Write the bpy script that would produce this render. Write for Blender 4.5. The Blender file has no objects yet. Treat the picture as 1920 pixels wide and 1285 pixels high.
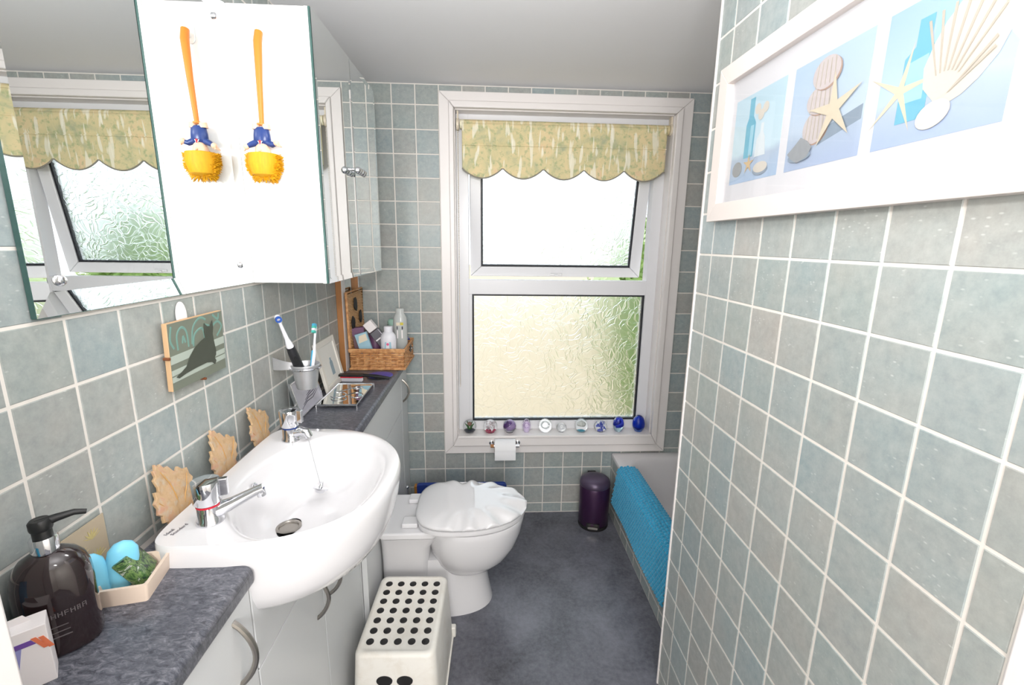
import bpy, bmesh, math, random
from mathutils import Vector, Matrix, Euler
random.seed(7)
R = math.radians
SC = bpy.context.scene
COL = SC.collection

# ------------------------------------------------------------------ camera, world, light, exposure
CAM = Vector((0.64263, -2.27769, 1.44738))
YAW, PITCH, ROLL = R(3.20209), R(12.15344), R(0.77188)
_fw0 = Vector((math.sin(YAW), math.cos(YAW), 0)); _xr = Vector((math.cos(YAW), -math.sin(YAW), 0)); _z = Vector((0, 0, 1))
_fw = _fw0*math.cos(PITCH) - _z*math.sin(PITCH); _up = _fw0*math.sin(PITCH) + _z*math.cos(PITCH)
_right = _xr*math.cos(ROLL) + _up*math.sin(ROLL); _upr = -_xr*math.sin(ROLL) + _up*math.cos(ROLL)
cam_data = bpy.data.cameras.new('camera'); cam_data.sensor_width = 36; cam_data.lens = 865.3485*36/1920
cam_data.clip_start = 0.02; cam_data.clip_end = 200
cam = bpy.data.objects.new('camera', cam_data); COL.objects.link(cam)
cam.matrix_world = Matrix(((_right.x, _upr.x, -_fw.x, CAM.x), (_right.y, _upr.y, -_fw.y, CAM.y), (_right.z, _upr.z, -_fw.z, CAM.z), (0, 0, 0, 1)))
SC.camera = cam

world = bpy.data.worlds.new('overcast_sky'); SC.world = world; world.use_nodes = True
bg = world.node_tree.nodes['Background']; bg.inputs[0].default_value = (0.86, 0.93, 1.0, 1); bg.inputs[1].default_value = 1.8

def area(name, loc, aim, size, energy, color=(1, 1, 1), shape='DISK'):
    d = bpy.data.lights.new(name, 'AREA'); d.shape = shape; d.size = size; d.energy = energy; d.color = color
    o = bpy.data.objects.new(name, d); COL.objects.link(o); o.location = loc
    o.rotation_euler = (Vector(aim) - Vector(loc)).to_track_quat('-Z', 'Y').to_euler()
    return o
area('camera_flash', (0.64, -2.25, 1.68), (0.60, -1.35, 2.36), 0.10, 10.5, (1.0, 0.99, 0.985))       # the photographer's flash
_hl = bpy.data.lights.new('hall_fill_light', 'POINT'); _hl.energy = 40; _hl.shadow_soft_size = .16; _hl.color = (1.0, 0.995, 0.99)      # unseen fill light added in the hall behind the camera to brighten the room
_ho = bpy.data.objects.new('hall_fill_light', _hl); COL.objects.link(_ho); _ho.location = (0.72, -3.05, 1.42)
_pl = bpy.data.lights.new('bathroom_fill_light', 'POINT'); _pl.energy = 4.0; _pl.shadow_soft_size = .09; _pl.color = (1.0, 0.99, 0.98)   # added soft fill under the bathroom ceiling, out of view above the frame
_po = bpy.data.objects.new('bathroom_fill_light', _pl); COL.objects.link(_po); _po.location = (0.66, -1.35, 1.93)

SC.view_settings.view_transform = 'Standard'; SC.view_settings.look = 'None'
SC.view_settings.gamma = 1; SC.view_settings.use_curve_mapping = False
SC.view_settings.exposure = 0.40
cy = SC.cycles
cy.use_denoising = True; cy.max_bounces = 10; cy.diffuse_bounces = 4; cy.glossy_bounces = 6; cy.transmission_bounces = 8
cy.transparent_max_bounces = 12; cy.blur_glossy = 0.4; cy.sample_clamp_indirect = 6; cy.adaptive_threshold = 0.04

# ------------------------------------------------------------------ mesh helpers
class MB:
    def __init__(s): s.v = []; s.f = []; s.m = 0
    def mark(s): s.m = len(s.v); return s
    def add(s, vs, fs):
        b = len(s.v); s.v += [tuple(p) for p in vs]; s.f += [tuple(b+i for i in q) for q in fs]; return s
    def box(s, x0, x1, y0, y1, z0, z1):
        return s.add([(x0, y0, z0), (x1, y0, z0), (x1, y1, z0), (x0, y1, z0), (x0, y0, z1), (x1, y0, z1), (x1, y1, z1), (x0, y1, z1)],
                     [(0, 3, 2, 1), (4, 5, 6, 7), (0, 1, 5, 4), (1, 2, 6, 5), (2, 3, 7, 6), (3, 0, 4, 7)])
    def rings(s, rs, cap0=True, cap1=True, closed=True):
        b = len(s.v); n = len(rs[0])
        for r in rs: s.v += [tuple(p) for p in r]
        for i in range(len(rs)-1):
            for j in range(n if closed else n-1):
                k = (j+1) % n
                s.f.append((b+i*n+j, b+i*n+k, b+(i+1)*n+k, b+(i+1)*n+j))
        if closed and cap0: s.f.append(tuple(b+j for j in range(n))[::-1])
        if closed and cap1: s.f.append(tuple(b+(len(rs)-1)*n+j for j in range(n)))
        return s
    def lathe(s, prof, n=32, c=(0, 0, 0), sx=1, sy=1, cap0=True, cap1=True):
        rs = [[(c[0]+r*sx*math.cos(2*math.pi*j/n), c[1]+r*sy*math.sin(2*math.pi*j/n), c[2]+z) for j in range(n)] for r, z in prof]
        return s.rings(rs, cap0, cap1)
    def tube(s, pts, r, n=8, caps=True):
        pts = [Vector(p) for p in pts]; rr = r if isinstance(r, (list, tuple)) else [r]*len(pts)
        rs = []; up = None
        for i, p in enumerate(pts):
            d = (pts[min(i+1, len(pts)-1)] - pts[max(i-1, 0)]).normalized()
            if up is None:
                up = Vector((0, 0, 1)) if abs(d.z) < 0.9 else Vector((1, 0, 0))
            a = d.cross(up)
            if a.length < 1e-6: a = d.cross(Vector((0, 1, 0)))
            a.normalize(); b = a.cross(d).normalized(); up = b
            rs.append([p + (a*math.cos(2*math.pi*j/n) + b*math.sin(2*math.pi*j/n))*rr[i] for j in range(n)])
        return s.rings(rs, caps, caps)
    def prism(s, poly, fn, w0, w1):
        n = len(poly); b = len(s.v)
        s.v += [tuple(fn(u, v, w0)) for u, v in poly] + [tuple(fn(u, v, w1)) for u, v in poly]
        s.f.append(tuple(b+i for i in range(n))[::-1]); s.f.append(tuple(b+n+i for i in range(n)))
        for i in range(n):
            k = (i+1) % n; s.f.append((b+i, b+k, b+n+k, b+n+i))
        return s
    def grid(s, fn, nu, nv):
        b = len(s.v)
        for i in range(nu+1):
            for j in range(nv+1): s.v.append(tuple(fn(i/nu, j/nv)))
        for i in range(nu):
            for j in range(nv):
                a = b+i*(nv+1)+j; s.f.append((a, a+1, a+nv+2, a+nv+1))
        return s
    def sphere(s, c, r, n=16, m=10, sz=1):
        prof = [(max(r*math.sin(math.pi*i/m), 1e-5), -r*sz*math.cos(math.pi*i/m)) for i in range(m+1)]
        return s.lathe(prof, n, c)
    def xf(s, M):
        M = M if isinstance(M, Matrix) else Matrix(M)
        for i in range(s.m, len(s.v)): s.v[i] = tuple(M @ Vector(s.v[i]))
        return s
    def mesh(s, name, mat, smooth=False, angle=40, fixn=True):
        me = bpy.data.meshes.new(name); me.from_pydata(s.v, [], s.f)
        if fixn:
            bm = bmesh.new(); bm.from_mesh(me); bmesh.ops.recalc_face_normals(bm, faces=bm.faces); bm.to_mesh(me); bm.free()
        if smooth:
            me.polygons.foreach_set('use_smooth', [True]*len(me.polygons)); me.set_sharp_from_angle(angle=R(angle))
        if mat: me.materials.append(mat)
        me.update(); return me
    def build(s, name, mat, parent=None, smooth=False, bevel=0, seg=2, angle=40, fixn=True, loc=None, off=None):
        if off is not None: s.v = [(x-off[0], y-off[1], z-off[2]) for x, y, z in s.v]
        o = bpy.data.objects.new(name, s.mesh(name, mat, smooth or bevel > 0, angle, fixn)); COL.objects.link(o)
        if parent: o.parent = parent
        if loc is not None: o.location = loc
        if bevel:
            b = o.modifiers.new('edge', 'BEVEL'); b.width = bevel; b.segments = seg; b.limit_method = 'ANGLE'; b.angle_limit = R(40); b.harden_normals = True
        return o
def bx(*a): return MB().box(*a)
def T(x, y, z): return Matrix.Translation((x, y, z))
def RX(a): return Matrix.Rotation(R(a), 4, 'X')
def RY(a): return Matrix.Rotation(R(a), 4, 'Y')
def RZ(a): return Matrix.Rotation(R(a), 4, 'Z')
def thing(name, label, cat, loc=(0, 0, 0), rot=(0, 0, 0), group=None):
    o = bpy.data.objects.new(name, None); COL.objects.link(o); o.empty_display_size = .05
    o.location = loc; o.rotation_euler = [R(a) for a in rot]; o['label'] = label; o['category'] = cat
    if group: o['group'] = group
    return o
def tag(o, label, cat, group=None):
    o['label'] = label; o['category'] = cat
    if group: o['group'] = group
    return o
def struct(o): o['kind'] = 'structure'; return o
def empty(name, loc=(0, 0, 0), parent=None):
    o = bpy.data.objects.new(name, None); COL.objects.link(o); o.location = loc; o.empty_display_size = .05
    if parent: o.parent = parent
    return o
def rrect(x0, x1, y0, y1, r, n=6):
    pts = []
    for cx, cy_, a in ((x1-r, y1-r, 0), (x0+r, y1-r, 90), (x0+r, y0+r, 180), (x1-r, y0+r, 270)):
        for i in range(n+1):
            t = R(a+90*i/n); pts.append((cx+r*math.cos(t), cy_+r*math.sin(t)))
    return pts

# ------------------------------------------------------------------ material helpers
def lin(c): c /= 255; return c/12.92 if c <= .04045 else ((c+.055)/1.055)**2.4
def C(r, g, b): return (lin(r), lin(g), lin(b), 1)
class NT:
    def __init__(s, name):
        s.mat = bpy.data.materials.new(name); s.mat.use_nodes = True; s.t = s.mat.node_tree; s.n = s.t.nodes
        s.b = s.n['Principled BSDF']
    def new(s, typ, **kw):
        nd = s.n.new(typ)
        for k, v in kw.items():
            if k in nd.inputs.keys(): nd.inputs[k].default_value = v
            else: setattr(nd, k, v)
        return nd
    def link(s, a, b): s.t.links.new(a, b)
    def coord(s, out='Object', scale=(1, 1, 1), rot=(0, 0, 0), rand=False):
        tc = s.new('ShaderNodeTexCoord'); mp = s.new('ShaderNodeMapping')
        mp.inputs['Scale'].default_value = scale; mp.inputs['Rotation'].default_value = [R(a) for a in rot]
        src = tc.outputs[out]
        if rand:
            oi = s.new('ShaderNodeObjectInfo'); m = s.new('ShaderNodeMath', operation='MULTIPLY'); m.inputs[1].default_value = 57.0
            s.link(oi.outputs['Random'], m.inputs[0]); ad = s.new('ShaderNodeVectorMath', operation='ADD')
            s.link(src, ad.inputs[0]); s.link(m.outputs[0], ad.inputs[1]); src = ad.outputs[0]
        s.link(src, mp.inputs[0]); return mp.outputs[0]
    def noise(s, vec, scale, detail=3, rough=.55, dist=0):
        nd = s.new('ShaderNodeTexNoise'); nd.inputs['Scale'].default_value = scale; nd.inputs['Detail'].default_value = detail
        nd.inputs['Roughness'].default_value = rough; nd.inputs['Distortion'].default_value = dist; s.link(vec, nd.inputs['Vector']); return nd.outputs[0]
    def ramp(s, fac, stops, interp='LINEAR'):
        nd = s.new('ShaderNodeValToRGB'); cr = nd.color_ramp; cr.interpolation = interp
        while len(cr.elements) < len(stops): cr.elements.new(.5)
        for e, (p, c) in zip(cr.elements, stops): e.position = p; e.color = c if len(c) == 4 else (*c, 1)
        s.link(fac, nd.inputs[0]); return nd.outputs[0]
    def mix(s, fac, a, b, blend='MIX'):
        nd = s.new('ShaderNodeMix', data_type='RGBA', blend_type=blend)
        for i, v in ((0, fac), (6, a), (7, b)):
            if hasattr(v, 'is_output'): s.link(v, nd.inputs[i])
            else: nd.inputs[i].default_value = v
        return nd.outputs[2]
    def bump(s, h, strength=.2, dist=.002):
        nd = s.new('ShaderNodeBump'); nd.inputs['Strength'].default_value = strength; nd.inputs['Distance'].default_value = dist
        s.link(h, nd.inputs['Height']); s.link(nd.outputs[0], s.b.inputs['Normal']); return s
    def col(s, v):
        if hasattr(v, 'is_output'): s.link(v, s.b.inputs['Base Color'])
        else: s.b.inputs['Base Color'].default_value = v
        return s
    def p(s, rough=.5, metal=0, spec=.5, trans=0, ior=1.45, coat=0, sheen=0, alpha=1):
        i = s.b.inputs; i['Roughness'].default_value = rough; i['Metallic'].default_value = metal; i['Specular IOR Level'].default_value = spec
        i['Transmission Weight'].default_value = trans; i['IOR'].default_value = ior; i['Coat Weight'].default_value = coat; i['Sheen Weight'].default_value = sheen
        i['Alpha'].default_value = alpha
        return s
def plain(name, c, rough=.5, metal=0, var=.05, scale=30, **kw):
    """procedural paint: base colour with a faint noise variation"""
    m = NT(name); v = m.coord('Object'); n = m.noise(v, scale)
    d = tuple(x*(1-var) for x in c[:3])+(1,)
    m.col(m.mix(n, c, d)); m.p(rough, metal, **kw); return m.mat
def glassy(name, c, rough=0, ior=1.45):
    m = NT(name); v = m.coord('Object'); n = m.noise(v, 8); m.col(m.mix(n, c, tuple(x*.97 for x in c[:3])+(1,))); m.p(rough, trans=1, ior=ior); return m.mat

M = {}
def tile_material():
    m = NT('glazed_tile'); v = m.coord('Object', rand=True)
    oi = m.new('ShaderNodeObjectInfo')
    base = m.ramp(oi.outputs['Random'], [(0, C(146, 149, 147)), (.18, C(139, 151, 151)), (.36, C(152, 151, 147)), (.52, C(142, 152, 149)), (.68, C(134, 150, 155)), (.84, C(148, 154, 152)), (1, C(160, 155, 150))])
    n1 = m.noise(v, 11, 3, .6); tint = m.ramp(n1, [(.3, C(134, 151, 152)), (.7, C(166, 162, 155))])
    c = m.mix(.32, base, tint)
    n2 = m.noise(v, 55, 4, .7); c = m.mix(m.ramp(n2, [(.3, (0, 0, 0)), (.75, (.30, .30, .30))]), c, C(205, 208, 203))
    fv = m.coord('Object', (1, 1.0, 2.2), (20, 35, 10), rand=True)
    vo = m.new('ShaderNodeTexVoronoi'); vo.inputs['Scale'].default_value = 62; m.link(fv, vo.inputs['Vector'])
    fl = m.ramp(vo.outputs['Distance'], [(.0, (.5, .5, .5)), (.12, (.32, .32, .32)), (.22, (0, 0, 0))])
    n3 = m.noise(v, 18, 2); gate = m.ramp(n3, [(.52, (0, 0, 0)), (.62, (1, 1, 1))])
    fm = m.mix(1.0, fl, gate, 'MULTIPLY'); c = m.mix(fm, c, C(218, 222, 218))
    m.col(c).p(.30, spec=.45); m.bump(n2, .10, .002); return m.mat
M['tile'] = tile_material()
M['grout'] = plain('grout', C(226, 221, 214), .8, var=.08, scale=60)
M['white_paint'] = plain('white_gloss_paint', C(232, 227, 225), .32, var=.03, scale=6)
M['upvc'] = plain('white_plastic_frame', C(226, 226, 229), .28, var=.02, scale=5)
M['ceiling'] = plain('ceiling_paint', C(236, 236, 238), .85, var=.03, scale=3)
M['hall'] = plain('hall_paint', C(236, 232, 226), .8, var=.03, scale=3)
M['ceramic'] = plain('white_ceramic', C(226, 225, 227), .07, var=.01, scale=4, coat=.5)
M['acrylic'] = plain('bath_acrylic', C(214, 212, 214), .22, var=.02, scale=4)
M['white_laminate'] = plain('white_laminate', C(214, 216, 217), .30, var=.02, scale=4)
M['white_panel'] = plain('white_cabinet_side', C(236, 236, 236), .25, var=.01, scale=4)
M['chrome'] = plain('chrome', C(225, 226, 230), .06, 1, var=.02)
M['steel'] = plain('brushed_steel', C(170, 165, 158), .28, 1, var=.10, scale=90)
M['mirror'] = plain('mirror_silver', C(243, 246, 245), .0, 1, var=.004, scale=3)
M['glass_edge'] = plain('green_glass_edge', C(66, 96, 92), .15, var=.1)
M['black'] = plain('black_rubber', C(34, 33, 34), .55, var=.15)
M['gasket'] = plain('black_gasket', C(38, 40, 46), .5, var=.1)
M['wood'] = plain('brown_wood', C(176, 120, 70), .5, var=.25, scale=14)
def floor_material():
    m = NT('dark_vinyl'); v = m.coord('Object'); n1 = m.noise(v, 5, 5, .65, .4); n2 = m.noise(v, 60, 5, .7)
    c = m.ramp(n1, [(.3, C(62, 63, 69)), (.5, C(86, 87, 95)), (.7, C(110, 111, 120))]); c = m.mix(m.ramp(n2, [(.35, (0, 0, 0)), (.8, (.45, .45, .45))]), c, C(138, 139, 147))
    m.col(c).p(.33, spec=.5); m.bump(n2, .12, .001); return m.mat
M['floor'] = floor_material()
def counter_material():
    m = NT('slate_laminate'); v = m.coord('Object', (1, 2.2, 1), (0, 0, 28)); n1 = m.noise(v, 62, 6, .78, .8); v2 = m.coord('Object'); n2 = m.noise(v2, 9, 4, .6, .5)
    c = m.ramp(n1, [(.34, C(46, 48, 57)), (.47, C(86, 88, 97)), (.58, C(116, 117, 125)), (.72, C(164, 164, 172))])
    c = m.mix(m.ramp(n2, [(.4, (0, 0, 0)), (.7, (.5, .5, .5))]), c, C(82, 84, 93)); m.col(c).p(.28, spec=.5); m.bump(n1, .08, .001); return m.mat
M['counter'] = counter_material()
def frosted_material():
    m = NT('leaf_patterned_glass'); v = m.coord('Object'); nz = m.new('ShaderNodeTexNoise'); nz.inputs['Scale'].default_value = 9; nz.inputs['Detail'].default_value = 1; m.link(v, nz.inputs['Vector'])
    sub = m.new('ShaderNodeVectorMath', operation='MULTIPLY_ADD'); sub.inputs[1].default_value = (.16, .16, .16); m.link(nz.outputs[1], sub.inputs[0]); m.link(v, sub.inputs[2])
    vo = m.new('ShaderNodeTexVoronoi', feature='DISTANCE_TO_EDGE'); vo.inputs['Scale'].default_value = 30; m.link(sub.outputs[0], vo.inputs['Vector'])
    h = m.ramp(vo.outputs['Distance'], [(0, (0, 0, 0)), (.06, (.8, .8, .8)), (.2, (1, 1, 1))])
    n = m.noise(v, 40, 2); hh = m.mix(.25, h, n)
    m.col(m.mix(n, C(246, 250, 249), C(238, 244, 243))).p(.36, trans=1, ior=1.3, spec=.5); m.bump(hh, .5, .005); return m.mat
M['frosted'] = frosted_material()
M['clear_glass'] = glassy('clear_glass', C(250, 252, 252))
def picture_glass():
    m = NT('picture_glass'); out = m.n['Material Output']; v = m.coord('Object'); n = m.noise(v, 3)
    tr = m.new('ShaderNodeBsdfTransparent'); gl = m.new('ShaderNodeBsdfGlossy'); gl.inputs['Roughness'].default_value = .03
    m.link(m.ramp(n, [(0, (.98, .98, .98)), (1, (1, 1, 1))]), tr.inputs[0])
    lw_ = m.new('ShaderNodeLayerWeight'); lw_.inputs[0].default_value = .5; pw_ = m.new('ShaderNodeMath', operation='POWER'); pw_.inputs[1].default_value = 4.0; m.link(lw_.outputs['Facing'], pw_.inputs[0])
    sc_m = m.new('ShaderNodeMath', operation='MULTIPLY_ADD'); sc_m.inputs[1].default_value = .45; sc_m.inputs[2].default_value = .02; m.link(pw_.outputs[0], sc_m.inputs[0]); mx = m.new('ShaderNodeMixShader')
    m.link(sc_m.outputs[0], mx.inputs[0]); m.link(tr.outputs[0], mx.inputs[1]); m.link(gl.outputs[0], mx.inputs[2]); m.link(mx.outputs[0], out.inputs[0]); return m.mat
M['picture_glass'] = picture_glass()

# ------------------------------------------------------------------ the room shell
W, ZC = 1.2221, 2.139
TP, GAP, TH = 0.105, 0.0050, 0.0012       # tile pitch, joint, thickness
YD = -1.882                               # doorway plane
floor = struct(bx(-.15, 2.15, -3.6, .16, -.06, 0).build('floor', M['floor']))
ceiling = struct(bx(-.15, 2.15, -3.6, .16, ZC, ZC+.08).build('ceiling', M['ceiling']))
wall_left = struct(bx(-.12, 0, -2.02, .16, 0, ZC).build('wall_left', M['grout']))
wb = MB(); WX0, WX1, WZ0, WZ1 = .492, 1.517, .460, 2.040
wb.box(-.12, WX0, 0, .15, 0, ZC).box(WX1, 2.15, 0, .15, 0, ZC).box(WX0, WX1, 0, .15, 0, WZ0).box(WX0, WX1, 0, .15, WZ1, ZC)
wall_back = struct(wb.build('wall_back', M['grout']))
wall_right = struct(bx(W, 1.310, YD, -1.022, 0, ZC).build('wall_right', M['grout']))
struct(bx(2.04, 2.15, -1.70, 0, 0, ZC).build('wall_alcove', M['grout']))
struct(bx(1.310, 2.15, YD-.1, -1.70, 0, ZC).build('wall_alcove_end', M['hall']))
struct(bx(0, .15, YD-.12, YD, 0, ZC).build('wall_front', M['hall']))
struct(bx(-.15, -.12, -3.6, -2.02, 0, ZC).build('wall_hall_left', M['hall']))
struct(bx(1.75, 1.85, -3.6, YD-.1, 0, ZC).build('wall_hall_right', M['hall']))
struct(bx(-.15, 1.85, -3.7, -3.6, 0, ZC).build('wall_hall_back', M['hall']))
struct(bx(.15, .188, YD-.14, YD+.004, 0, ZC-.02).build('door_lining_left', M['white_paint'], bevel=.004))
struct(bx(W-.004, W+.06, YD-.14, YD+.001, 0, ZC-.02).build('door_lining_right', M['white_paint'], bevel=.004))

tile_cache = {}
def tile_mesh(axis, w, h):
    """a glazed tile with chamfered edges lying on a wall; origin at its centre on the wall face"""
    k = (axis, round(w, 4), round(h, 4))
    if k in tile_cache: return tile_cache[k]
    a, b, e = w/2, h/2, .0012
    back = [(-a, -b), (a, -b), (a, b), (-a, b)]; front = [(-a+e, -b+e), (a-e, -b+e), (a-e, b-e), (-a+e, b-e)]
    f = {'x+': lambda u, v, d: (d, u, v), 'x-': lambda u, v, d: (-d, u, v), 'y-': lambda u, v, d: (u, -d, v)}[axis]
    mb = MB(); mb.v = [f(u, v, 0) for u, v in back] + [f(u, v, TH) for u, v in front]
    mb.f = [(4, 5, 6, 7)] + [(i, (i+1) % 4, 4+(i+1) % 4, 4+i) for i in range(4)]
    me = mb.mesh('tile', M['tile'])
    c = sum((p.center for p in me.polygons), Vector())/5
    n = me.polygons[0].normal; want = Vector(f(0, 0, 1))
    if n.dot(want) < 0: me.flip_normals()
    tile_cache[k] = me; return me
def lay_tiles(wall, axis, plane, u0, v0, ur, vr, keep, GAP=GAP):
    i0 = math.floor((ur[0]-u0)/TP)-1; i1 = math.ceil((ur[1]-u0)/TP)+1; j0 = math.floor((vr[0]-v0)/TP)-1; j1 = math.ceil((vr[1]-v0)/TP)+1
    for i in range(i0, i1):
        for j in range(j0, j1):
            a0 = max(u0+i*TP+GAP/2, ur[0]); a1 = min(u0+(i+1)*TP-GAP/2, ur[1]); b0 = max(v0+j*TP+GAP/2, vr[0]); b1 = min(v0+(j+1)*TP-GAP/2, vr[1])
            if a1-a0 < .006 or b1-b0 < .006: continue
            cu, cv = (a0+a1)/2, (b0+b1)/2
            if not keep(a0, a1, b0, b1): continue
            o = bpy.data.objects.new('tile', tile_mesh(axis, a1-a0, b1-b0)); COL.objects.link(o); o.parent = wall
            o.location = (plane, cu, cv) if axis[0] == 'x' else (cu, plane, cv)
AX0, AX1, AZ0, AZ1 = .4245, 1.5965, .3600, 2.1100            # architrave outer edge
def keep_back(a0, a1, b0, b1):
    if a0 > AX0 and a1 < AX1 and b0 > AZ0 and b1 < AZ1: return False
    if a1 < .24 and (b1 < .88): return False
    if a0 > 1.315 and b1 < .34: return False
    if a0 > 1.62 and b1 < .30: return False
    return True
lay_tiles(wall_back, 'y-', 0, .3185, 2.0526, (.002, 1.83), (.004, ZC-.004), keep_back)
def keep_left(a0, a1, b0, b1):
    if a0 > -.25: return False
    if a0 < -1.605: return b0 < 1.75
    if b1 < 1.37: return True
    return b0 > 1.94 and a0 > -1.12
lay_tiles(wall_left, 'x+', 0, -1.6541, 1.3262, (YD+.003, -.003), (.887, ZC-.004), keep_left)
lay_tiles(wall_right, 'x-', W, -1.0952, 1.4243, (YD+.004, -1.0265), (.004, ZC-.004), lambda *a: True)
struct(bx(W-.005, W+.003, -1.0265, -1.0215, 0, ZC).build('trim_1', M['white_paint']))                     # white edge bead of the partition
bp = struct(bx(1.3160, 1.3240, -1.70, -.002, 0, .328).build('wall_bath_panel', M['grout']))
lay_tiles(bp, 'x-', 1.3160, -.030, .0576, (-1.10, -.006), (.004, .327), lambda *a: True, .0075)

# window architrave (mitred, stepped), reveal, frame
def ring_frame(mb, o, i, y0, y1):
    (ox0, ox1, oz0, oz1), (ix0, ix1, iz0, iz1) = o, i
    P = [(ox0, oz0), (ox1, oz0), (ox1, oz1), (ox0, oz1)]; Q = [(ix0, iz0), (ix1, iz0), (ix1, iz1), (ix0, iz1)]
    for k in range(4):
        a, b, c, d = P[k], P[(k+1) % 4], Q[(k+1) % 4], Q[k]
        mb.prism([a, b, c, d], lambda u, v, w: (u, w, v), y0, y1)
    return mb
arch = empty('trim_2'); struct(arch)
ring_frame(MB(), (AX0, AX1, AZ0, AZ1), (.472, 1.545, .408, 2.066), -.014, 0).build('architrave_board', M['white_paint'], arch, bevel=.003)
ring_frame(MB(), (.468, 1.549, .404, 2.070), (WX0, WX1, WZ0, WZ1), -.026, .0).build('architrave_moulding', M['white_paint'], arch, bevel=.006, seg=3)
win = empty('window_1', (0, 0, 0)); struct(win)
bx(WX0+.0005, WX1-.0005, -.029, .068, WZ0-.012, WZ0+.003).build('window_sill', M['white_paint'], win, bevel=.004)
rv = MB(); rv.box(WX0, WX0+.004, .0, .15, WZ0, WZ1).box(WX1-.004, WX1, .0, .15, WZ0, WZ1).box(WX0, WX1, .0, .15, WZ1-.004, WZ1)
rv.build('reveal_lining', M['white_paint'], win)
FX0, FX1, FZ0, FZ1 = WX0+.004, WX1-.004, WZ0+.0005, WZ1-.004; FY = .068
LX0, LX1, LZ0, LZ1 = .568, 1.460, .508, 1.192      # lower pane sight size
UX0, UX1, UZ0, UZ1 = .552, 1.462, 1.264, 1.985     # sash opening
fr = MB(); fr.box(FX0, UX0, FY, .135, FZ0, FZ1).box(UX1, FX1, FY, .135, FZ0, FZ1).box(UX0, UX1, FY, .135, FZ0, LZ0).box(UX0, UX1, FY, .135, LZ1, UZ0).box(UX0, UX1, FY, .135, UZ1, FZ1)
fr.box(UX0, LX0, FY, .135, LZ0, LZ1).box(LX1, UX1, FY, .135, LZ0, LZ1)
fr.build('frame', M['upvc'], win, bevel=.004)
ring_frame(MB(), (LX0-.001, LX1+.001, LZ0-.001, LZ1+.001), (LX0+.009, LX1-.009, LZ0+.009, LZ1-.009), .078, .098).build('gasket', M['gasket'], win)
pl = bx(LX0+.004, LX1-.004, .086, .092, LZ0+.004, LZ1-.004).build('pane', M['frosted'], win)
sash = MB(); sw, sh = (UX1-UX0)-.010, (UZ1-UZ0)-.008; sm = .056
ring_frame(sash, (-sw/2, sw/2, -sh, 0), (-sw/2+sm, sw/2-sm, -sh+sm-.004, -sm), -.004, .050)
so = sash.build('sash', M['upvc'], win, bevel=.005, loc=((UX0+UX1)/2, FY+.006, UZ1-.004)); so.rotation_euler = (R(8.2), 0, 0)
so['label'] = 'top-hung sash pushed open at the bottom'
ring_frame(MB(), (-sw/2+sm-.001, sw/2-sm+.001, -sh+sm-.005, -sm+.001), (-sw/2+sm+.009, sw/2-sm-.009, -sh+sm+.005, -sm-.009), .004, .022).build('gasket', M['gasket'], so)
bx(-sw/2+sm+.004, sw/2-sm-.004, .010, .016, -sh+sm, -sm-.004).build('pane', M['frosted'], so)
lt = MB().box(-.030, .030, -.014, -.004, -sh+.010, -sh+.022).box(-.010, .010, -.022, -.012, -sh+.008, -sh+.018); lt.build('latch', M['upvc'], so, bevel=.002)


# ------------------------------------------------------------------ outside: ground and bushes seen through the window
def garden_material():
    m = NT('pale_paving'); v = m.coord('Object'); n = m.noise(v, 1.2, 3); m.col(m.mix(n, C(206, 186, 160), C(188, 168, 140))).p(.9); return m.mat
struct(bx(-14, 16, .15, 40, -.55, -.5).build('ground_paving', garden_material()))
def leaf_material(name, a, b):
    m = NT(name); v = m.coord('Object'); n = m.noise(v, 9, 2); m.col(m.mix(n, a, b)).p(.5); return m.mat
def bush(label, loc, rx, ry, h, mat, stem, seed):
    t = thing('garden_bush', label, 'bush', loc, group='bushes outside the window'); rnd = random.Random(seed)
    core = MB(); n = 20
    rs = []
    for i in range(13):
        a = math.pi*i/12; rs.append([])
        for j in range(n):
            b = 2*math.pi*j/n; k = (1+rnd.uniform(-.12, .12))*.86; s = max(math.sin(a), .02)
            rs[-1].append((rx*k*s*math.cos(b), ry*k*s*math.sin(b), h/2-h/2*k*math.cos(a)))
    core.rings(rs).build('foliage', mat, t, smooth=True, angle=180)
    lv = MB()
    for i in range(2600):
        a = math.acos(rnd.uniform(-1, 1)); b = rnd.uniform(0, 2*math.pi); k = rnd.uniform(.84, 1.05)
        p = Vector((rx*k*math.sin(a)*math.cos(b), ry*k*math.sin(a)*math.sin(b), h/2-h/2*k*math.cos(a)))
        e = Euler((rnd.uniform(0, 6), rnd.uniform(0, 6), rnd.uniform(0, 6))).to_matrix(); L = rnd.uniform(.03, .06)
        lv.add([p+e @ Vector(q) for q in ((0, -L, 0), (L*.45, 0, .004), (0, L, 0), (-L*.45, 0, .004))], [(0, 1, 2, 3)])
    o = lv.build('leaves', mat, t, fixn=False); o['kind'] = 'stuff'
    MB().tube([(0, 0, -.02), (.02, 0, h*.4)], .05, 8).build('stem', stem, t)
M['leaf1'] = leaf_material('bush_leaf_green', C(150, 178, 96), C(86, 120, 56)); M['leaf2'] = leaf_material('bush_leaf_lime', C(204, 214, 168), C(168, 190, 140)); M['bark'] = plain('bark', C(90, 72, 56), .9)
bush('tall green bush seen in the gap beside the open sash', (2.22, 1.75, -.5), .42, .45, 2.2, M['leaf1'], M['bark'], 1)
bush('lime green bush farther from the window than the tall green one', (4.2, 6.0, -.5), 1.8, 1.3, 2.6, M['leaf2'], M['bark'], 2)

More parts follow.
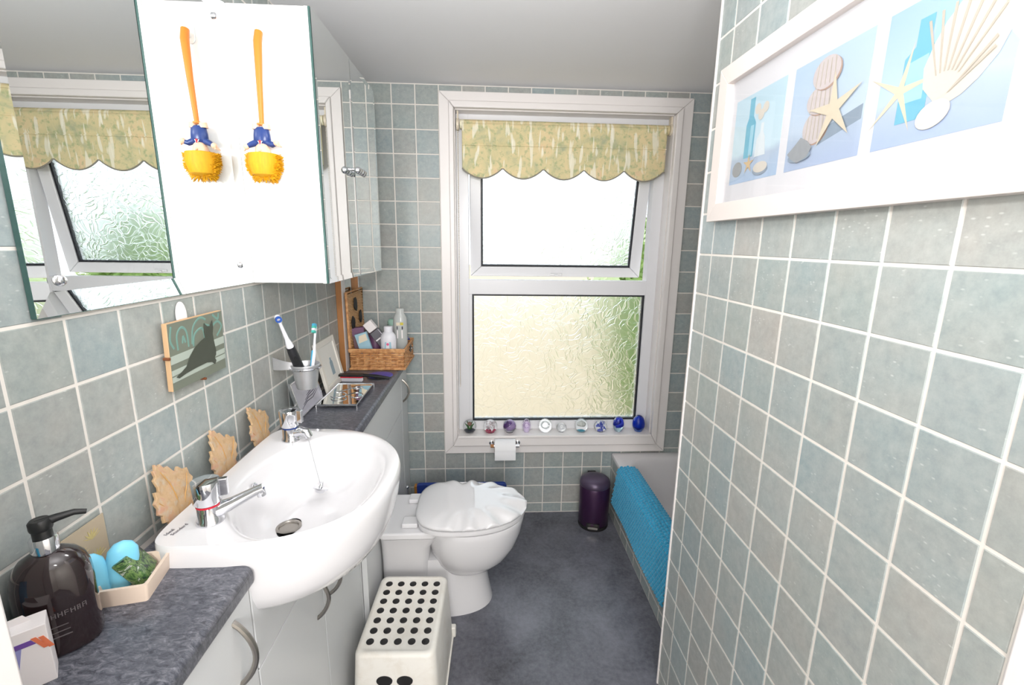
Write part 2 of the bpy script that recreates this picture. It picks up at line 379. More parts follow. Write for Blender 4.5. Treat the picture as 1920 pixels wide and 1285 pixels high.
# ------------------------------------------------------------------ roller blind with scalloped valance
def blind_material():
    m = NT('floral_blind_fabric'); v = m.coord('Object'); n1 = m.noise(v, 9, 4, .6, .6)
    c = m.ramp(n1, [(.30, C(168, 174, 146)), (.45, C(208, 198, 154)), (.6, C(222, 204, 160)), (.75, C(224, 194, 158))])
    n2 = m.noise(v, 42, 3, .65); c = m.mix(m.ramp(n2, [(.52, (0, 0, 0)), (.66, (.75, .75, .75))]), c, C(158, 172, 130))
    for rot, sc in ((24, .62), (-20, .7), (6, .55)):
        v3 = m.coord('Object', (26*sc, 1, 4.2*sc), (0, rot, 0)); n3 = m.noise(v3, 2.6, 1, .4, .3)
        c = m.mix(m.ramp(n3, [(.645, (0, 0, 0)), (.68, (.62, .62, .62))]), c, C(244, 240, 224))
    m.col(c).p(.75, spec=.2, sheen=.1); return m.mat
M['blind'] = blind_material(); M['braid'] = plain('grey_braid', C(150, 146, 134), .8, var=.3, scale=300); M['cream'] = plain('cream_plastic', C(226, 214, 192), .4)
BX0, BX1 = .527, 1.490; BY = .012
bl = thing('roller_blind', 'floral beige roller blind with scalloped hem at the top of the window', 'blind', (1.0, BY, 1.72))
off = (1.0, BY, 1.72)
MB().tube([(BX0-.010, .030, 1.982), (BX1+.012, .030, 1.980)], .021, 20).build('roller', M['blind'], bl, smooth=True, off=off)
for xx, n in ((BX0-.026, 0), (BX1+.014, 1)):
    mb = MB().tube([(xx, .030, 1.981), (xx+.012, .030, 1.981)], .026, 20); mb.box(xx+.003, xx+.009, .018, .046, 1.975, 2.036); mb.build('bracket', M['cream'], bl, smooth=True, off=off)
def hem(x):
    n = 5; u = (x-BX0)/(BX1-BX0)*n+.02; k = u-math.floor(u); return 1.744 + .048*(1-math.sin(math.pi*min(max(k, 0), 1))**.8)
def fab(u, v):
    x = BX0+(BX1-BX0)*u; zt = 1.985; zb = hem(x); z = zt+(zb-zt)*v
    return (x, BY-.003+.0025*math.sin(u*7)*v + .004*(abs(z-1.893) < .005), z)
g = MB().grid(fab, 120, 22); o = g.build('fabric', M['blind'], bl, smooth=True, off=off); sd = o.modifiers.new('thick', 'SOLIDIFY'); sd.thickness = .0012
MB().tube([(BX0+(BX1-BX0)*i/120, BY-.003, hem(BX0+(BX1-BX0)*i/120)) for i in range(121)], .0034, 6).build('hem_braid', M['braid'], bl, smooth=True, off=off)
bx(BX0, BX1, BY-.006, BY, 1.888, 1.893).build('hem_pocket', M['blind'], bl, off=off)
ch = MB()
for i in range(150):
    z = 1.965-i*.00835; 
    ch.sphere((BX0-.020, .016, z), .0022, 5, 4); ch.sphere((BX0-.020, .040, z), .0022, 5, 4)
o = ch.build('bead_chain', M['cream'], bl, off=off); o['kind'] = 'stuff'

# ------------------------------------------------------------------ paperweights on the sill
def pw(x, r, h, label, core, tint=(250, 252, 252), egg=False):
    r *= 1.08; h *= 1.06
    t = thing('paperweight', label, 'paperweight', (x, .026, WZ0+.0032), group='glass paperweights on the window sill')
    prof = [(r*.55, 0)]
    for i in range(1, 15):
        a = i/14; ang = math.pi*(.13+.87*a)
        rr = r*math.sin(ang) if not egg else r*math.sin(ang)**(.9)*(1-.16*a)
        prof.append((max(rr, 1e-4), h*(.5-.5*math.cos(ang))-h*(.5-.5*math.cos(math.pi*.13))))
    k = h/prof[-1][1]; prof = [(a, b*k) for a, b in prof]
    MB().lathe(prof, 28).build('glass_body', glassy('paperweight_glass_%s' % core[0], C(*tint)), t, smooth=True)
    rnd = random.Random(int(x*1000)); z0 = h*.12
    kind, cols = core; ms = [plain('paperweight_core_%s_%d_%d' % (kind, int(x*1000), i), C(*c), .4) for i, c in enumerate(cols)]
    if kind == 'plant':
        MB().lathe([(.001, 0), (r*.62, .002), (r*.72, h*.16), (r*.4, h*.26), (.001, h*.28)], 16, (0, 0, h*.06)).build('ground', ms[0], t, smooth=True)
        for i in range(6):
            a = i*1.05; MB().tube([(0, 0, h*.25), (r*.22*math.cos(a), r*.22*math.sin(a), h*.5), (r*.5*math.cos(a), r*.5*math.sin(a), h*.66)], [.004, .0035, .001], 6).build('leaf', ms[1], t, smooth=True)
        MB().sphere((0, 0, h*.62), r*.25, 10, 6).build('flower', ms[2], t, smooth=True)
    elif kind == 'bubbles':
        for i in range(7):
            a = i*2*math.pi/7; MB().sphere((r*.52*math.cos(a), r*.52*math.sin(a), h*.15), r*.22, 10, 6).build('petal', ms[0], t, smooth=True)
        b = MB()
        for i in range(40): b.sphere((rnd.uniform(-.45, .45)*r, rnd.uniform(-.45, .45)*r, h*rnd.uniform(.32, .78)), r*.075, 6, 4)
        b.build('bubbles', ms[1], t, smooth=True)
    elif kind in ('swirl', 'ribbon'):
        for k in range(2):
            pts = [(r*.5*math.cos(a*.55+k*3.1)*(1-abs(a-5)/9), r*.5*math.sin(a*.55+k*3.1)*(1-abs(a-5)/9), h*(.28+.05*a)) for a in range(11)]
            MB().tube(pts, [.003+.011*math.sin(math.pi*i/10)*r/.033 for i in range(11)], 8).build('swirl', ms[k % len(ms)], t, smooth=True)
        if kind == 'swirl': MB().lathe([(.001, h*.05), (r*.55, h*.1), (r*.3, h*.22), (.001, h*.26)], 14).build('ground', ms[-1], t, smooth=True)
    elif kind == 'base':
        MB().lathe([(.001, h*.04), (r*.55, h*.07), (r*.62, h*.16), (r*.3, h*.24), (.001, h*.25)], 16).build('ground', ms[0], t, smooth=True)
        MB().lathe([(.001, h*.4), (r*.42, h*.46), (r*.5, h*.56), (r*.2, h*.72), (.001, h*.76)], 14).build('veil', ms[1], t, smooth=True)
    elif kind == 'ring':
        MB().tube([(r*.4*math.cos(a*math.pi/8), r*.25*math.sin(a*math.pi/8), h*.5+h*.14*math.sin(a*math.pi/8)) for a in range(16)], .003, 6).build('swirl', ms[0], t, smooth=True)
    elif kind == 'specks':
        b = MB()
        for i in range(70):
            a = rnd.uniform(0, 6.28); q = rnd.uniform(0, .6)*r; b.sphere((q*math.cos(a), q*math.sin(a), h*rnd.uniform(.12, .75)), r*.08, 5, 4)
        b.build('specks', ms[0], t, smooth=True)
    elif kind == 'solid':
        MB().lathe([(.001, h*.12), (r*.7, h*.3), (r*.72, h*.5), (r*.45, h*.75), (.001, h*.9)], 16).build('colour_core', ms[0], t, smooth=True)
pw(.553, .034, .064, 'glass paperweight with green plant on navy base, nearest the blind chain', ('plant', [(30, 40, 60), (70, 120, 60), (150, 110, 90)]))
pw(.662, .035, .064, 'glass paperweight with pink petals and clear bubbles', ('bubbles', [(196, 50, 96), (214, 200, 204)]))
pw(.765, .032, .064, 'glass paperweight with a purple swirl over a white base', ('swirl', [(96, 56, 130), (180, 150, 205), (245, 245, 250)]))
pw(.855, .023, .068, 'slim pale lilac pear-shaped glass paperweight', ('ring', [(226, 210, 236)]), (240, 230, 248), True)
pw(.955, .034, .066, 'large round colourless paperweight with a white ring inside', ('ring', [(225, 230, 230)]))
pw(1.043, .026, .046, 'small low clear glass paperweight, the smallest on the sill', ('ring', [(240, 240, 244)]))
pw(1.150, .033, .066, 'round clear paperweight with turquoise base', ('base', [(40, 170, 200), (214, 214, 208)]))
pw(1.255, .033, .054, 'dome paperweight filled with blue specks', ('specks', [(70, 90, 200)]))
pw(1.352, .029, .078, 'tall egg paperweight with deep blue ribbon in clear glass', ('ribbon', [(20, 36, 190), (30, 50, 210)]), (225, 245, 248), True)
pw(1.462, .033, .084, 'solid blue glass egg at the right end of the sill', ('solid', [(18, 70, 200)]), (120, 170, 240), True)

# toilet roll on its holder
M['tissue'] = plain('tissue_paper', C(238, 238, 240), .9, var=.03, scale=80); M['card'] = plain('cardboard', C(170, 140, 104), .9)
tr = thing('toilet_roll_holder', 'chrome toilet roll holder with wooden ends screwed to the window architrave', 'holder', (.737, -.026, .425))
for s in (-1, 1):
    MB().tube([(s*.068, 0, 0), (s*.068, -.036, 0)], .006, 10).build('arm', M['chrome'], tr, smooth=True)
    MB().lathe([(.013, -.001), (.013, .003), (.008, .005)], 16).xf(T(s*.068, 0, 0) @ RX(90)).build('rose', M['chrome'], tr, smooth=True)
    MB().tube([(s*.074, -.040, 0), (s*.056, -.040, 0)], .009, 12).build('end_cap', M['wood'] if s < 0 else M['chrome'], tr, smooth=True)
MB().tube([(-.060, -.040, 0), (.060, -.040, 0)], .006, 10).build('spindle', M['chrome'], tr, smooth=True)
rl = thing('toilet_roll', 'white toilet paper roll hanging under the window sill', 'toilet roll', (.737, -.066, .425))
mb = MB(); n = 40
ro = [[(x, r*math.cos(2*math.pi*j/n), r*math.sin(2*math.pi*j/n)-.012) for j in range(n)] for x, r in ((-.053, .020), (-.053, .047), (.053, .047), (.053, .020), (-.053, .020))]
mb.rings(ro, False, False).build('paper', M['tissue'], rl, smooth=True)
MB().rings([[(x, r*math.cos(2*math.pi*j/20), r*math.sin(2*math.pi*j/20)-.012) for j in range(20)] for x, r in ((-.0535, .0195), (.0535, .0195), (.0535, .0185), (-.0535, .0185), (-.0535, .0195))], False, False).build('core', M['card'], rl, smooth=True)
MB().grid(lambda u, v: (-.053+.106*u, -.0478-.002*math.sin(v*3), -.012-.046*v), 6, 8).build('loose_sheet', M['tissue'], rl, smooth=True)

# ------------------------------------------------------------------ wall mirror
MX0, MX1, MZ0, MZ1 = -1.601, -.9815, 1.334, 2.004
wm = thing('wall_mirror', 'frameless wall mirror with chrome screws, left of the white cabinet', 'mirror', (.0035, (MX0+MX1)/2, MZ0))
off = tuple(wm.location)
mb = MB(); b = .034
O = [(MX0, MZ0), (MX1, MZ0), (MX1, MZ1), (MX0, MZ1)]; I = [(MX0+b, MZ0+b), (MX1-b, MZ0+b), (MX1-b, MZ1-b), (MX0+b, MZ1-b)]
mb.v = [(.0106, *q) for q in O] + [(.0042, *q) for q in I]; mb.f = [(4, 5, 6, 7)] + [(i, (i+1) % 4, 4+(i+1) % 4, 4+i) for i in range(4)]
mb.build('mirror_plate', M['mirror'], wm, off=off)
ge = MB().box(.0030, .0040, MX0, MX1, MZ0, MZ1)
for q in ((MX0-.0008, MX0, MZ0, MZ1), (MX1, MX1+.0008, MZ0, MZ1), (MX0, MX1, MZ0-.0008, MZ0), (MX0, MX1, MZ1, MZ1+.0008)): ge.box(.0030, .0106, *q)
ge.build('glass_edge', M['glass_edge'], wm, off=off)
for y, z in ((-1.026, 1.957), (-1.028, 1.383), (-1.548, 1.384), (-1.548, 1.957)):
    MB().lathe([(.0085, 0), (.0085, .003), (.006, .006), (.001, .0075)], 16).xf(T(.0043, y, z) @ RY(90)).build('screw_cap', M['chrome'], wm, smooth=True, off=off)

# mirrored wall cabinet
CY0, CY1, CZ0, CZ1, CD = -.979, -.330, 1.332, 2.007, .212; CS = -.655
mc = thing('mirror_cabinet', 'white wall cabinet with two mirrored doors', 'cabinet', (.004, (CY0+CY1)/2, CZ0)); off = tuple(mc.location)
bx(.0045, CD-.018, CY0, CY1, CZ0+.001, CZ1).build('body', M['white_panel'], mc, bevel=.0015, off=off)
for y0, y1, hy in ((CY0, CS-.001, CS-.030), (CS+.001, CY1, CS+.022)):
    d = bx(CD-.0175, CD-.0085, y0, y1, CZ0, CZ1).build('door', M['white_panel'], mc, off=off); bx(CD-.0085, CD-.0030, y0, y1, CZ0, CZ1).build('glass_edge', M['glass_edge'], d, off=off)
    b = .016; mb = MB(); O = [(y0, CZ0), (y1, CZ0), (y1, CZ1), (y0, CZ1)]; I = [(y0+b, CZ0+b), (y1-b, CZ0+b), (y1-b, CZ1-b), (y0+b, CZ1-b)]
    mb.v = [(CD-.0014, *q) for q in O]+[(CD-.0024, *q) for q in I]; mb.f = [(4, 5, 6, 7)] + [(i, (i+1) % 4, 4+(i+1) % 4, 4+i) for i in range(4)]
    mb.build('mirror_glass', M['mirror'], d, off=off)
    k = MB().tube([(CD-.002, hy, 1.672), (CD+.016, hy, 1.672)], [.005, .007], 12); k.sphere((CD+.018, hy-.010, 1.668), .0115, 14, 9); k.sphere((CD+.018, hy+.010, 1.668), .0115, 14, 9)
    k.build('knob', M['chrome'], d, smooth=True, off=off)

# toilet brush with a figurine, hung on the cabinet side
def bristle_material():
    m = NT('yellow_bristles'); v = m.coord('Object', (3, 3, .4)); n = m.noise(v, 60, 2, .6); m.col(m.mix(n, C(226, 172, 16), C(200, 136, 8))).p(.6); return m.mat
M['bristle'] = bristle_material(); M['orange'] = plain('orange_plastic', C(220, 128, 44), .35, var=.05); M['navy'] = plain('navy_plastic', C(38, 62, 124), .3)
M['peach'] = plain('peach_plastic', C(238, 194, 164), .4); M['clear_hook'] = plain('translucent_hook', C(236, 238, 236), .2, var=.02); M['red'] = plain('red_plastic', C(196, 30, 52), .4)
tb = thing('toilet_brush', 'orange-handled brush with blue-suited figurine and yellow bristles on cabinet side', 'brush', (.080, CY0-.001, 1.59)); BYC = -.028
MB().tube([(.010, -.017, .349), (.009, BYC+.003, .325), (.006, BYC, .24), (.002, BYC, .135)], [.0095, .0098, .0075, .0055], 12).build('handle', M['orange'], tb, smooth=True)
MB().tube([(.001, BYC, .136), (.001, BYC, .140)], .0105, 14).build('collar', M['orange'], tb, smooth=True)
# figurine hangs head down: coat, shirt, arms, hands, head
cl = MB(); cl.rings([[(r*1.35*math.cos(2*math.pi*j/18), BYC+r*.85*math.sin(2*math.pi*j/18), z) for j in range(18)] for r, z in ((.010, .131), (.0135, .126), (.0150, .112), (.0155, .100), (.0125, .092), (.006, .087))]).build('coat', M['navy'], tb, smooth=True)
for s in (-1, 1):
    MB().tube([(s*.012, BYC, .138), (s*.013, BYC, .126)], [.009, .0095], 10).build('foot', M['peach'], tb, smooth=True)
    MB().tube([(s*.013, BYC-.002, .096), (s*.026, BYC-.005, .090), (s*.033, BYC-.007, .092 if s > 0 else .086)], [.008, .007, .0055], 10).build('sleeve', M['navy'], tb, smooth=True)
    h = MB().sphere((s*.037, BYC-.008, .094 if s > 0 else .084), .0072, 12, 8)
    for f in range(4): h.tube([(s*.039, BYC-.010+f*.003, .094 if s > 0 else .083), (s*(.041+.002*f), BYC-.011+f*.0035, .086 if s > 0 else .075)], .0018, 6)
    h.build('hand', M['peach'], tb, smooth=True)
MB().add([(-.006, BYC-.0135, .097), (.006, BYC-.0135, .097), (0, BYC-.0145, .086)], [(0, 1, 2)]).build('shirt', M['white_panel'], tb, fixn=False)
MB().tube([(0, BYC-.0146, .098), (0, BYC-.0150, .089)], [.003, .0012], 6).build('tie', M['red'], tb)
hd = MB(); hd.rings([[(r*math.cos(2*math.pi*j/18), BYC-.002+r*.9*math.sin(2*math.pi*j/18), z) for j in range(18)] for r, z in ((.010, .092), (.0155, .086), (.0185, .076), (.0195, .066), (.0175, .056))]); hd.sphere((0, BYC-.020, .074), .0035, 8, 6)
hd.build('head', M['peach'], tb, smooth=True)
core = MB(); core.lathe([(.014, .072), (.036, .068), (.038, .045), (.030, .018), (.012, .008)], 24, (0, BYC, 0)).build('bristle_core', M['bristle'], tb, smooth=True)
br = MB(); rnd = random.Random(4)
for i in range(1500):
    a = rnd.uniform(0, 2*math.pi); z = rnd.uniform(.008, .070); R0 = .046 if z > .038 else .046-.018*((.038-z)/.030)**1.3
    R0 *= rnd.uniform(.9, 1.03); e = Vector((R0*math.cos(a), BYC+min(R0, .99)*math.sin(a)*.58, z-.006*rnd.random()-(0 if z > .03 else .008*(1-z/.03))))
    s_ = Vector((.008*math.cos(a), BYC+.008*math.sin(a), .035+(z-.035)*.6)); w = Vector((-math.sin(a), math.cos(a), 0))*.0011
    br.add([s_-w, s_+w, e+w*.7, e-w*.7, s_+Vector((0, 0, .0022)), e+Vector((0, 0, .0014))], [(0, 1, 2, 3), (0, 4, 5, 3), (1, 4, 5, 2)])
o = br.build('bristles', M['bristle'], tb, fixn=False); o['kind'] = 'stuff'
hk = thing('adhesive_hook', 'translucent adhesive hook on the cabinet side holding the toilet brush', 'hook', (.090, CY0-.0005, 1.925))
MB().prism(rrect(-.013, .013, -.012, .036, .012), lambda u, v, w: (u, w, v), -.003, 0).build('plate', M['clear_hook'], hk, bevel=.001)
MB().tube([(0, -.002, .006), (0, -.012, .002), (0, -.018, .006), (0, -.019, .014)], .004, 8).build('hook_arm', M['clear_hook'], hk, smooth=True)

# ------------------------------------------------------------------ framed mirror board behind the basket
bd = thing('framed_mirror', 'tall narrow mirror in a brown frame standing in the corner behind the basket', 'mirror', (.0, -.15, .8855)); off = tuple(bd.location)
for y0, y1 in ((-.285, -.270), (-.018, -.004)):
    bx(.003, .027, y0, y1, .886, 1.52).build('stile', M['wood'], bd, off=off)
    bx(.0272, .0285, y0+(.0 if y0 < -.1 else -.006), y1+(.035 if y0 < -.1 else 0), .886, 1.52).build('face_strip', M['white_paint'], bd, off=off)
bx(.003, .010, -.270, -.018, .886, 1.52).build('mirror_glass', M['mirror'], bd, off=off)
bx(.003, .027, -.270, -.018, 1.50, 1.52).build('top_rail', M['wood'], bd, off=off)

# ------------------------------------------------------------------ worktop and base cabinets
KZ, KT = .885, .038
xn, xfr = .232, .252
out = [(.004, YD+.004), (xn, YD+.004), (xn, -1.545), (xn-.012, -1.530), (.075, -1.530), (.075, -1.035), (xfr-.01, -1.035), (xfr, -1.02), (xfr, -.004), (.004, -.004)]
o = MB().prism(out, lambda u, v, w: (u, v, w), KZ-KT, KZ).build('worktop', M['counter'], bevel=.012, seg=4)
tag(o, 'dark slate-grey laminate worktop running along the left wall', 'worktop')
def bow(mb, p0, p1, outv, r, n=14):
    p0, p1, outv = Vector(p0), Vector(p1), Vector(outv); pts = []
    for i in range(n+1):
        a = i/n; pts.append(p0.lerp(p1, a)+outv*math.sin(math.pi*a)**.8)
    return mb.tube(pts, r, 8)
def unit(name, label, y0, y1, x, fronts):
    t = thing(name, label, 'cabinet', (.0, (y0+y1)/2, 0), group='white base cabinets'); off = tuple(t.location)
    top = KZ-KT-.001
    if name == 'vanity_cabinet':
        c = MB().box(.006, x-.020, y0+.001, y0+.018, .0, top).box(.006, x-.020, y1-.018, y1-.001, 0, top).box(.006, .018, y0+.018, y1-.018, 0, .62).box(.018, x-.02, y0+.018, y1-.018, .09, .108)
    else:
        c = MB().box(.006, x-.020, y0+.001, y1-.001, .0, top)
    c.build('carcass', M['white_laminate'], t, off=off)
    for (kind, a, b, z0, z1, hnd) in fronts:
        poly = [(a+.0018, z0+.0018), (b-.0018, z0+.0018), (b-.0018, z1-.0018), (a+.0018, z1-.0018)]
        if kind == 'fascia': poly = poly[:3]+[(-1.075, z1-.0018), (-1.11, .742), (-1.455, .742), (-1.500, z1-.0018)]+poly[3:]      # cut away for the basin
        d = MB().prism(poly, lambda u, v, w: (w, u, v), x-.0185, x).build(kind, M['white_laminate'], t, bevel=.0015, off=off)
        if hnd: bow(MB(), (x-.001, hnd[0], hnd[1]), (x-.001, hnd[0], hnd[2]), (.032, 0, 0), .0052).build('handle', M['steel'], d, smooth=True, off=off)
X1, X2 = .217, .238
unit('base_cabinet', 'white base cabinet nearest the doorway with a steel bow handle', YD+.006, -1.537, X1, [('door', YD+.008, -1.537, .02, .845, (-1.594, .816, .688))])
unit('vanity_cabinet', 'white vanity cabinet under the basin with two bow-handled doors', -1.536, -.885, X1, [('fascia', -1.536, -.885, .656, .845, None), ('door', -1.536, -1.212, .02, .656, (-1.258, .632, .512)), ('door', -1.212, -.885, .02, .656, (-1.166, .610, .505))])
unit('cistern_cabinet', 'white boxed-in cistern panel behind the toilet', -.884, -.160, X2, [('panel', -.884, -.160, .66, .845, None), ('panel', -.884, -.160, .004, .66, None)])
unit('narrow_cabinet', 'narrow white cabinet in the corner beneath the wicker basket', -.159, -.006, X2, [('door', -.159, -.006, .02, .845, (-.128, .800, .690))])

# ------------------------------------------------------------------ semi-recessed basin
RZc = .926; BC = (.175, -1.283)
bn = thing('washbasin', 'white ceramic semi-recessed washbasin set into the worktop', 'washbasin', (BC[0], BC[1], .78)); off = tuple(bn.location)
N = 96
def outline(ax, by, xb, yb, cx=BC[0], cyy=BC[1]):
    """D-shaped ring: rounded front, squared back at x = xb with half-width yb"""
    pts = []
    for j in range(N):
        t = 2*math.pi*j/N; c, s = math.cos(t), math.sin(t)
        if c >= 0:
            e = 2/2.15; pts.append((cx+ax*abs(c)**e, cyy+by*math.copysign(abs(s)**e, s)))
        else:
            e = 2/9.0; pts.append((cx-(cx-xb)*abs(c)**e, cyy+yb*math.copysign(abs(s)**e, s)))
    return pts
def ring3(pts, z): return [(x, y, z(x, y) if callable(z) else z) for x, y in pts]
def ell(a, b, cx, cyy, e=2.25, k=0):
    pts = []
    for j in range(N):
        t = 2*math.pi*j/N; c, s = math.cos(t), math.sin(t)
        x = math.copysign(abs(c)**(2/e), c)*a; y = math.copysign(abs(s)**(2/e), s)*b
        pts.append((cx+x, cyy+y*(1-k*max(0, -x/a)**2)))
    return pts
rings = []
for k, z in ((.62, .752), (.74, .758), (.84, .775), (.91, .802), (.955, .835), (.985, .870), (1.0, .900), (.998, .914), (.988, .923), (.972, .927)):
    xb = .050+.10*(1-k)**.5*(1 if k < .97 else 0); yb = .262*(k**.35)
    if k < .97: xb = .085; yb = .255*k**.4
    rings.append(ring3(outline(.263*k, .262*(k**.55 if k < .97 else k), xb, yb), z))
icx, icy = .252, -1.296
inner = [(1.05, .9265), (1.0, .923), (.965, .915), (.93, .900), (.88, .875), (.80, .848), (.66, .824), (.46, .808), (.26, .800), (.16, .797)]
dx, dy = .186, -1.298
for k, z in inner:
    w = min(1, max(0, (1-k)/.8)); cx, cyy = icx+(dx-icx)*w**1.2, icy+(dy-icy)*w
    rings.append(ring3(ell(.152*k, .226*k, cx, cyy, 2.2, .22), z))
mb = MB(); mb.rings(rings, True, False); 
mb.build('basin_shell', M['ceramic'], bn, smooth=True, angle=60, off=off)
dr = MB(); dr.lathe([(.0275, -.001), (.0275, .002), (.022, .0025), (.019, -.002), (.019, -.012)], 28, (dx, dy, .798), cap1=False); dr.build('waste_ring', M['steel'], bn, smooth=True, off=off)
MB().lathe([(.0188, 0), (.001, .0005)], 20, (dx, dy, .7885)).build('waste_grate', plain('worn_brass', C(120, 108, 80), .5, .6), bn, off=off)
MB().lathe([(.0105, 0), (.0105, .003), (.0075, .0035), (.0075, .0005)], 18, (0, 0, 0)).xf(T(.1135, -1.285, .893) @ RY(68)).build('overflow_ring', M['chrome'], bn, smooth=True, off=off)
def text_mesh(name, body, size, mat, parent, mtx, off, extrude=.0002, align='LEFT'):
    cu = bpy.data.curves.new(name, 'FONT'); cu.body = body; cu.size = size; cu.extrude = extrude; cu.align_x = align; cu.resolution_u = 2
    to = bpy.data.objects.new(name, cu); COL.objects.link(to); dg = bpy.context.evaluated_depsgraph_get(); dg.update()
    me = bpy.data.meshes.new_from_object(to.evaluated_get(dg)); bpy.data.objects.remove(to)
    me.materials.clear(); me.materials.append(mat); me.transform(T(-off[0], -off[1], -off[2]) @ mtx)
    o = bpy.data.objects.new(name, me); COL.objects.link(o); o.parent = parent; return o
M['ink'] = plain('grey_print', C(120, 118, 124), .6)
for i, s in enumerate(('Ideal', 'Standard')):
    text_mesh('lettering', s, .010, M['ink'], bn, T(.071+.011*i, -1.512, .9277) @ RZ(80), off)

def pillar_tap(label, x, y, ring_col, rot, spout):
    t = thing('basin_tap', label, 'tap', (x, y, .9268), (0, 0, rot), group='chrome pillar taps on the basin')
    MB().lathe([(.024, 0), (.024, .004), (.0205, .010), (.0195, .034)], 28).build('base', M['chrome'], t, smooth=True)
    MB().lathe([(.0202, .0342), (.0202, .0372)], 28).build('colour_ring', ring_col, t, smooth=True)
    h = MB().lathe([(.0195, .0374), (.0235, .042), (.0245, .080), (.0235, .084), (.001, .0865)], 28); h.build('handle', M['chrome'], t, smooth=True)
    bx(.018, .036, -.006, .006, .050, .0845).build('handle_fin', M['chrome'], t, bevel=.002)
    if spout == 'long': pts, rr = [(.010, 0, .020), (.040, 0, .030), (.080, 0, .047), (.094, 0, .051)], [.015, .0115, .009, .0092]
    else: pts, rr = [(.010, 0, .020), (.030, 0, .026), (.044, 0, .023), (.050, 0, .010)], [.014, .0125, .012, .0105]
    s = MB().tube(pts, rr, 16)
    if spout == 'long': s.tube([(.088, 0, .050), (.090, 0, .036)], .0082, 14)
    s.build('spout', M['chrome'], t, smooth=True)
    return t
pillar_tap('chrome basin tap with a red ring, nearest the doorway', .122, -1.468, M['red'], 18, 'long')
pillar_tap('chrome basin tap with a blue ring, plug chain around it', .122, -1.098, M['navy'], -8, 'short')
# plug on its chain, hanging from the blue tap
pg = thing('plug_chain', 'chrome sink plug dangling on a bead chain from the far tap', 'plug', (.172, -1.115, .95)); off = tuple(pg.location)
P0, P1 = Vector((.172, -1.112, .938)), Vector((.232, -1.213, .862))
def beads(mb, a, b, n, sag=0, r=.0014):
    a, b = Vector(a), Vector(b)
    for i in range(n+1):
        q = a.lerp(b, i/n); q.z -= sag*math.sin(math.pi*i/n); mb.sphere(q, r, 6, 4)
c = MB(); beads(c, P0, P1, 40, .004); beads(c, (.140, -1.122, .944), (.1365, -1.160, .900), 18, .006); beads(c, P0, (.140, -1.122, .944), 14, .004)
o = c.build('bead_chain', M['chrome'], pg, smooth=True, off=off); o['kind'] = 'stuff'
MB().lathe([(.010, -.010), (.014, -.004), (.0185, -.002), (.0185, .002), (.006, .004), (.004, .012), (.002, .016)], 24).xf(T(P1.x, P1.y, P1.z-.014) @ RX(-18) @ RY(14)).build('plug', M['chrome'], pg, smooth=True, off=off)
MB().sphere((.1365, -1.162, .894), .0055, 12, 8).build('chain_end', M['chrome'], pg, smooth=True, off=off)

# ------------------------------------------------------------------ toilet with shell-shaped lid
TC = -.592
to = thing('toilet', 'white toilet with a shell-ridged lid in front of the boxed cistern', 'toilet', (.45, TC, 0)); off = tuple(to.location)
def egg(x0, x1, hw, n=64, back=3.2, front=2.0, split=.42):
    xm = x0+(x1-x0)*split; pts = []
    for j in range(n):
        t = 2*math.pi*j/n; c, s = math.cos(t), math.sin(t)
        if c >= 0: pts.append((xm+(x1-xm)*abs(c)**(2/front), TC+hw*math.copysign(abs(s)**(2/front), s)))
        else: pts.append((xm-(xm-x0)*abs(c)**(2/back), TC+hw*math.copysign(abs(s)**(2/back), s)))
    return pts
pan = MB(); rs = []
for k, z in ((.50, .165), (.66, .178), (.80, .215), (.90, .265), (.965, .320), (.99, .360), (1.0, .378), (.99, .386)):
    rs.append([(x, y, z) for x, y in egg(.398+.17*(1-k), .795-.29*(1-k), .172*k, 64, 2.3, 2.0, .45)])
pan.rings(rs).build('bowl', M['ceramic'], to, smooth=True, angle=50, off=off)
pd = MB(); rs = []
for z, x1, hw in ((0, .668, .122), (.02, .664, .120), (.08, .652, .113), (.15, .642, .107), (.20, .632, .104), (.24, .60, .10)):
    rs.append([(x, y, z) for x, y in egg(.262, x1, hw, 64, 6, 2.3, .5)])
pd.rings(rs).build('pedestal', M['ceramic'], to, smooth=True, off=off)
sh = MB(); rs = []
for z, xx, hw in ((.0, .43, .112), (.12, .425, .112), (.24, .42, .116), (.31, .43, .124), (.345, .455, .134), (.358, .46, .138)):
    rs.append([(x, TC+y, z) for x, y in rrect(X2+.003, xx, -hw, hw, .03)])
sh.rings(rs).build('shroud', M['ceramic'], to, smooth=True, off=off)
MB().prism(rrect(X2+.003, .455, TC-.142, TC+.140, .02), lambda u, v, w: (u, v, w), .358, .386).build('ledge', M['ceramic'], to, bevel=.008, seg=3, off=off)
seat = MB(); rs = [[(x, y, z) for x, y in egg(.372+d, .800-d, .174-d)] for d, z in ((.008, .387), (.001, .391), (0, .400), (.001, .407), (.008, .410))]
seat.rings(rs).build('seat', M['ceramic'], to, smooth=True, off=off)
for s in (-1, 1): MB().box(.322, .382, TC+s*.085-.026, TC+s*.085+.026, .3865, .4055).build('hinge', M['ceramic'], to, bevel=.005, seg=3, off=off)
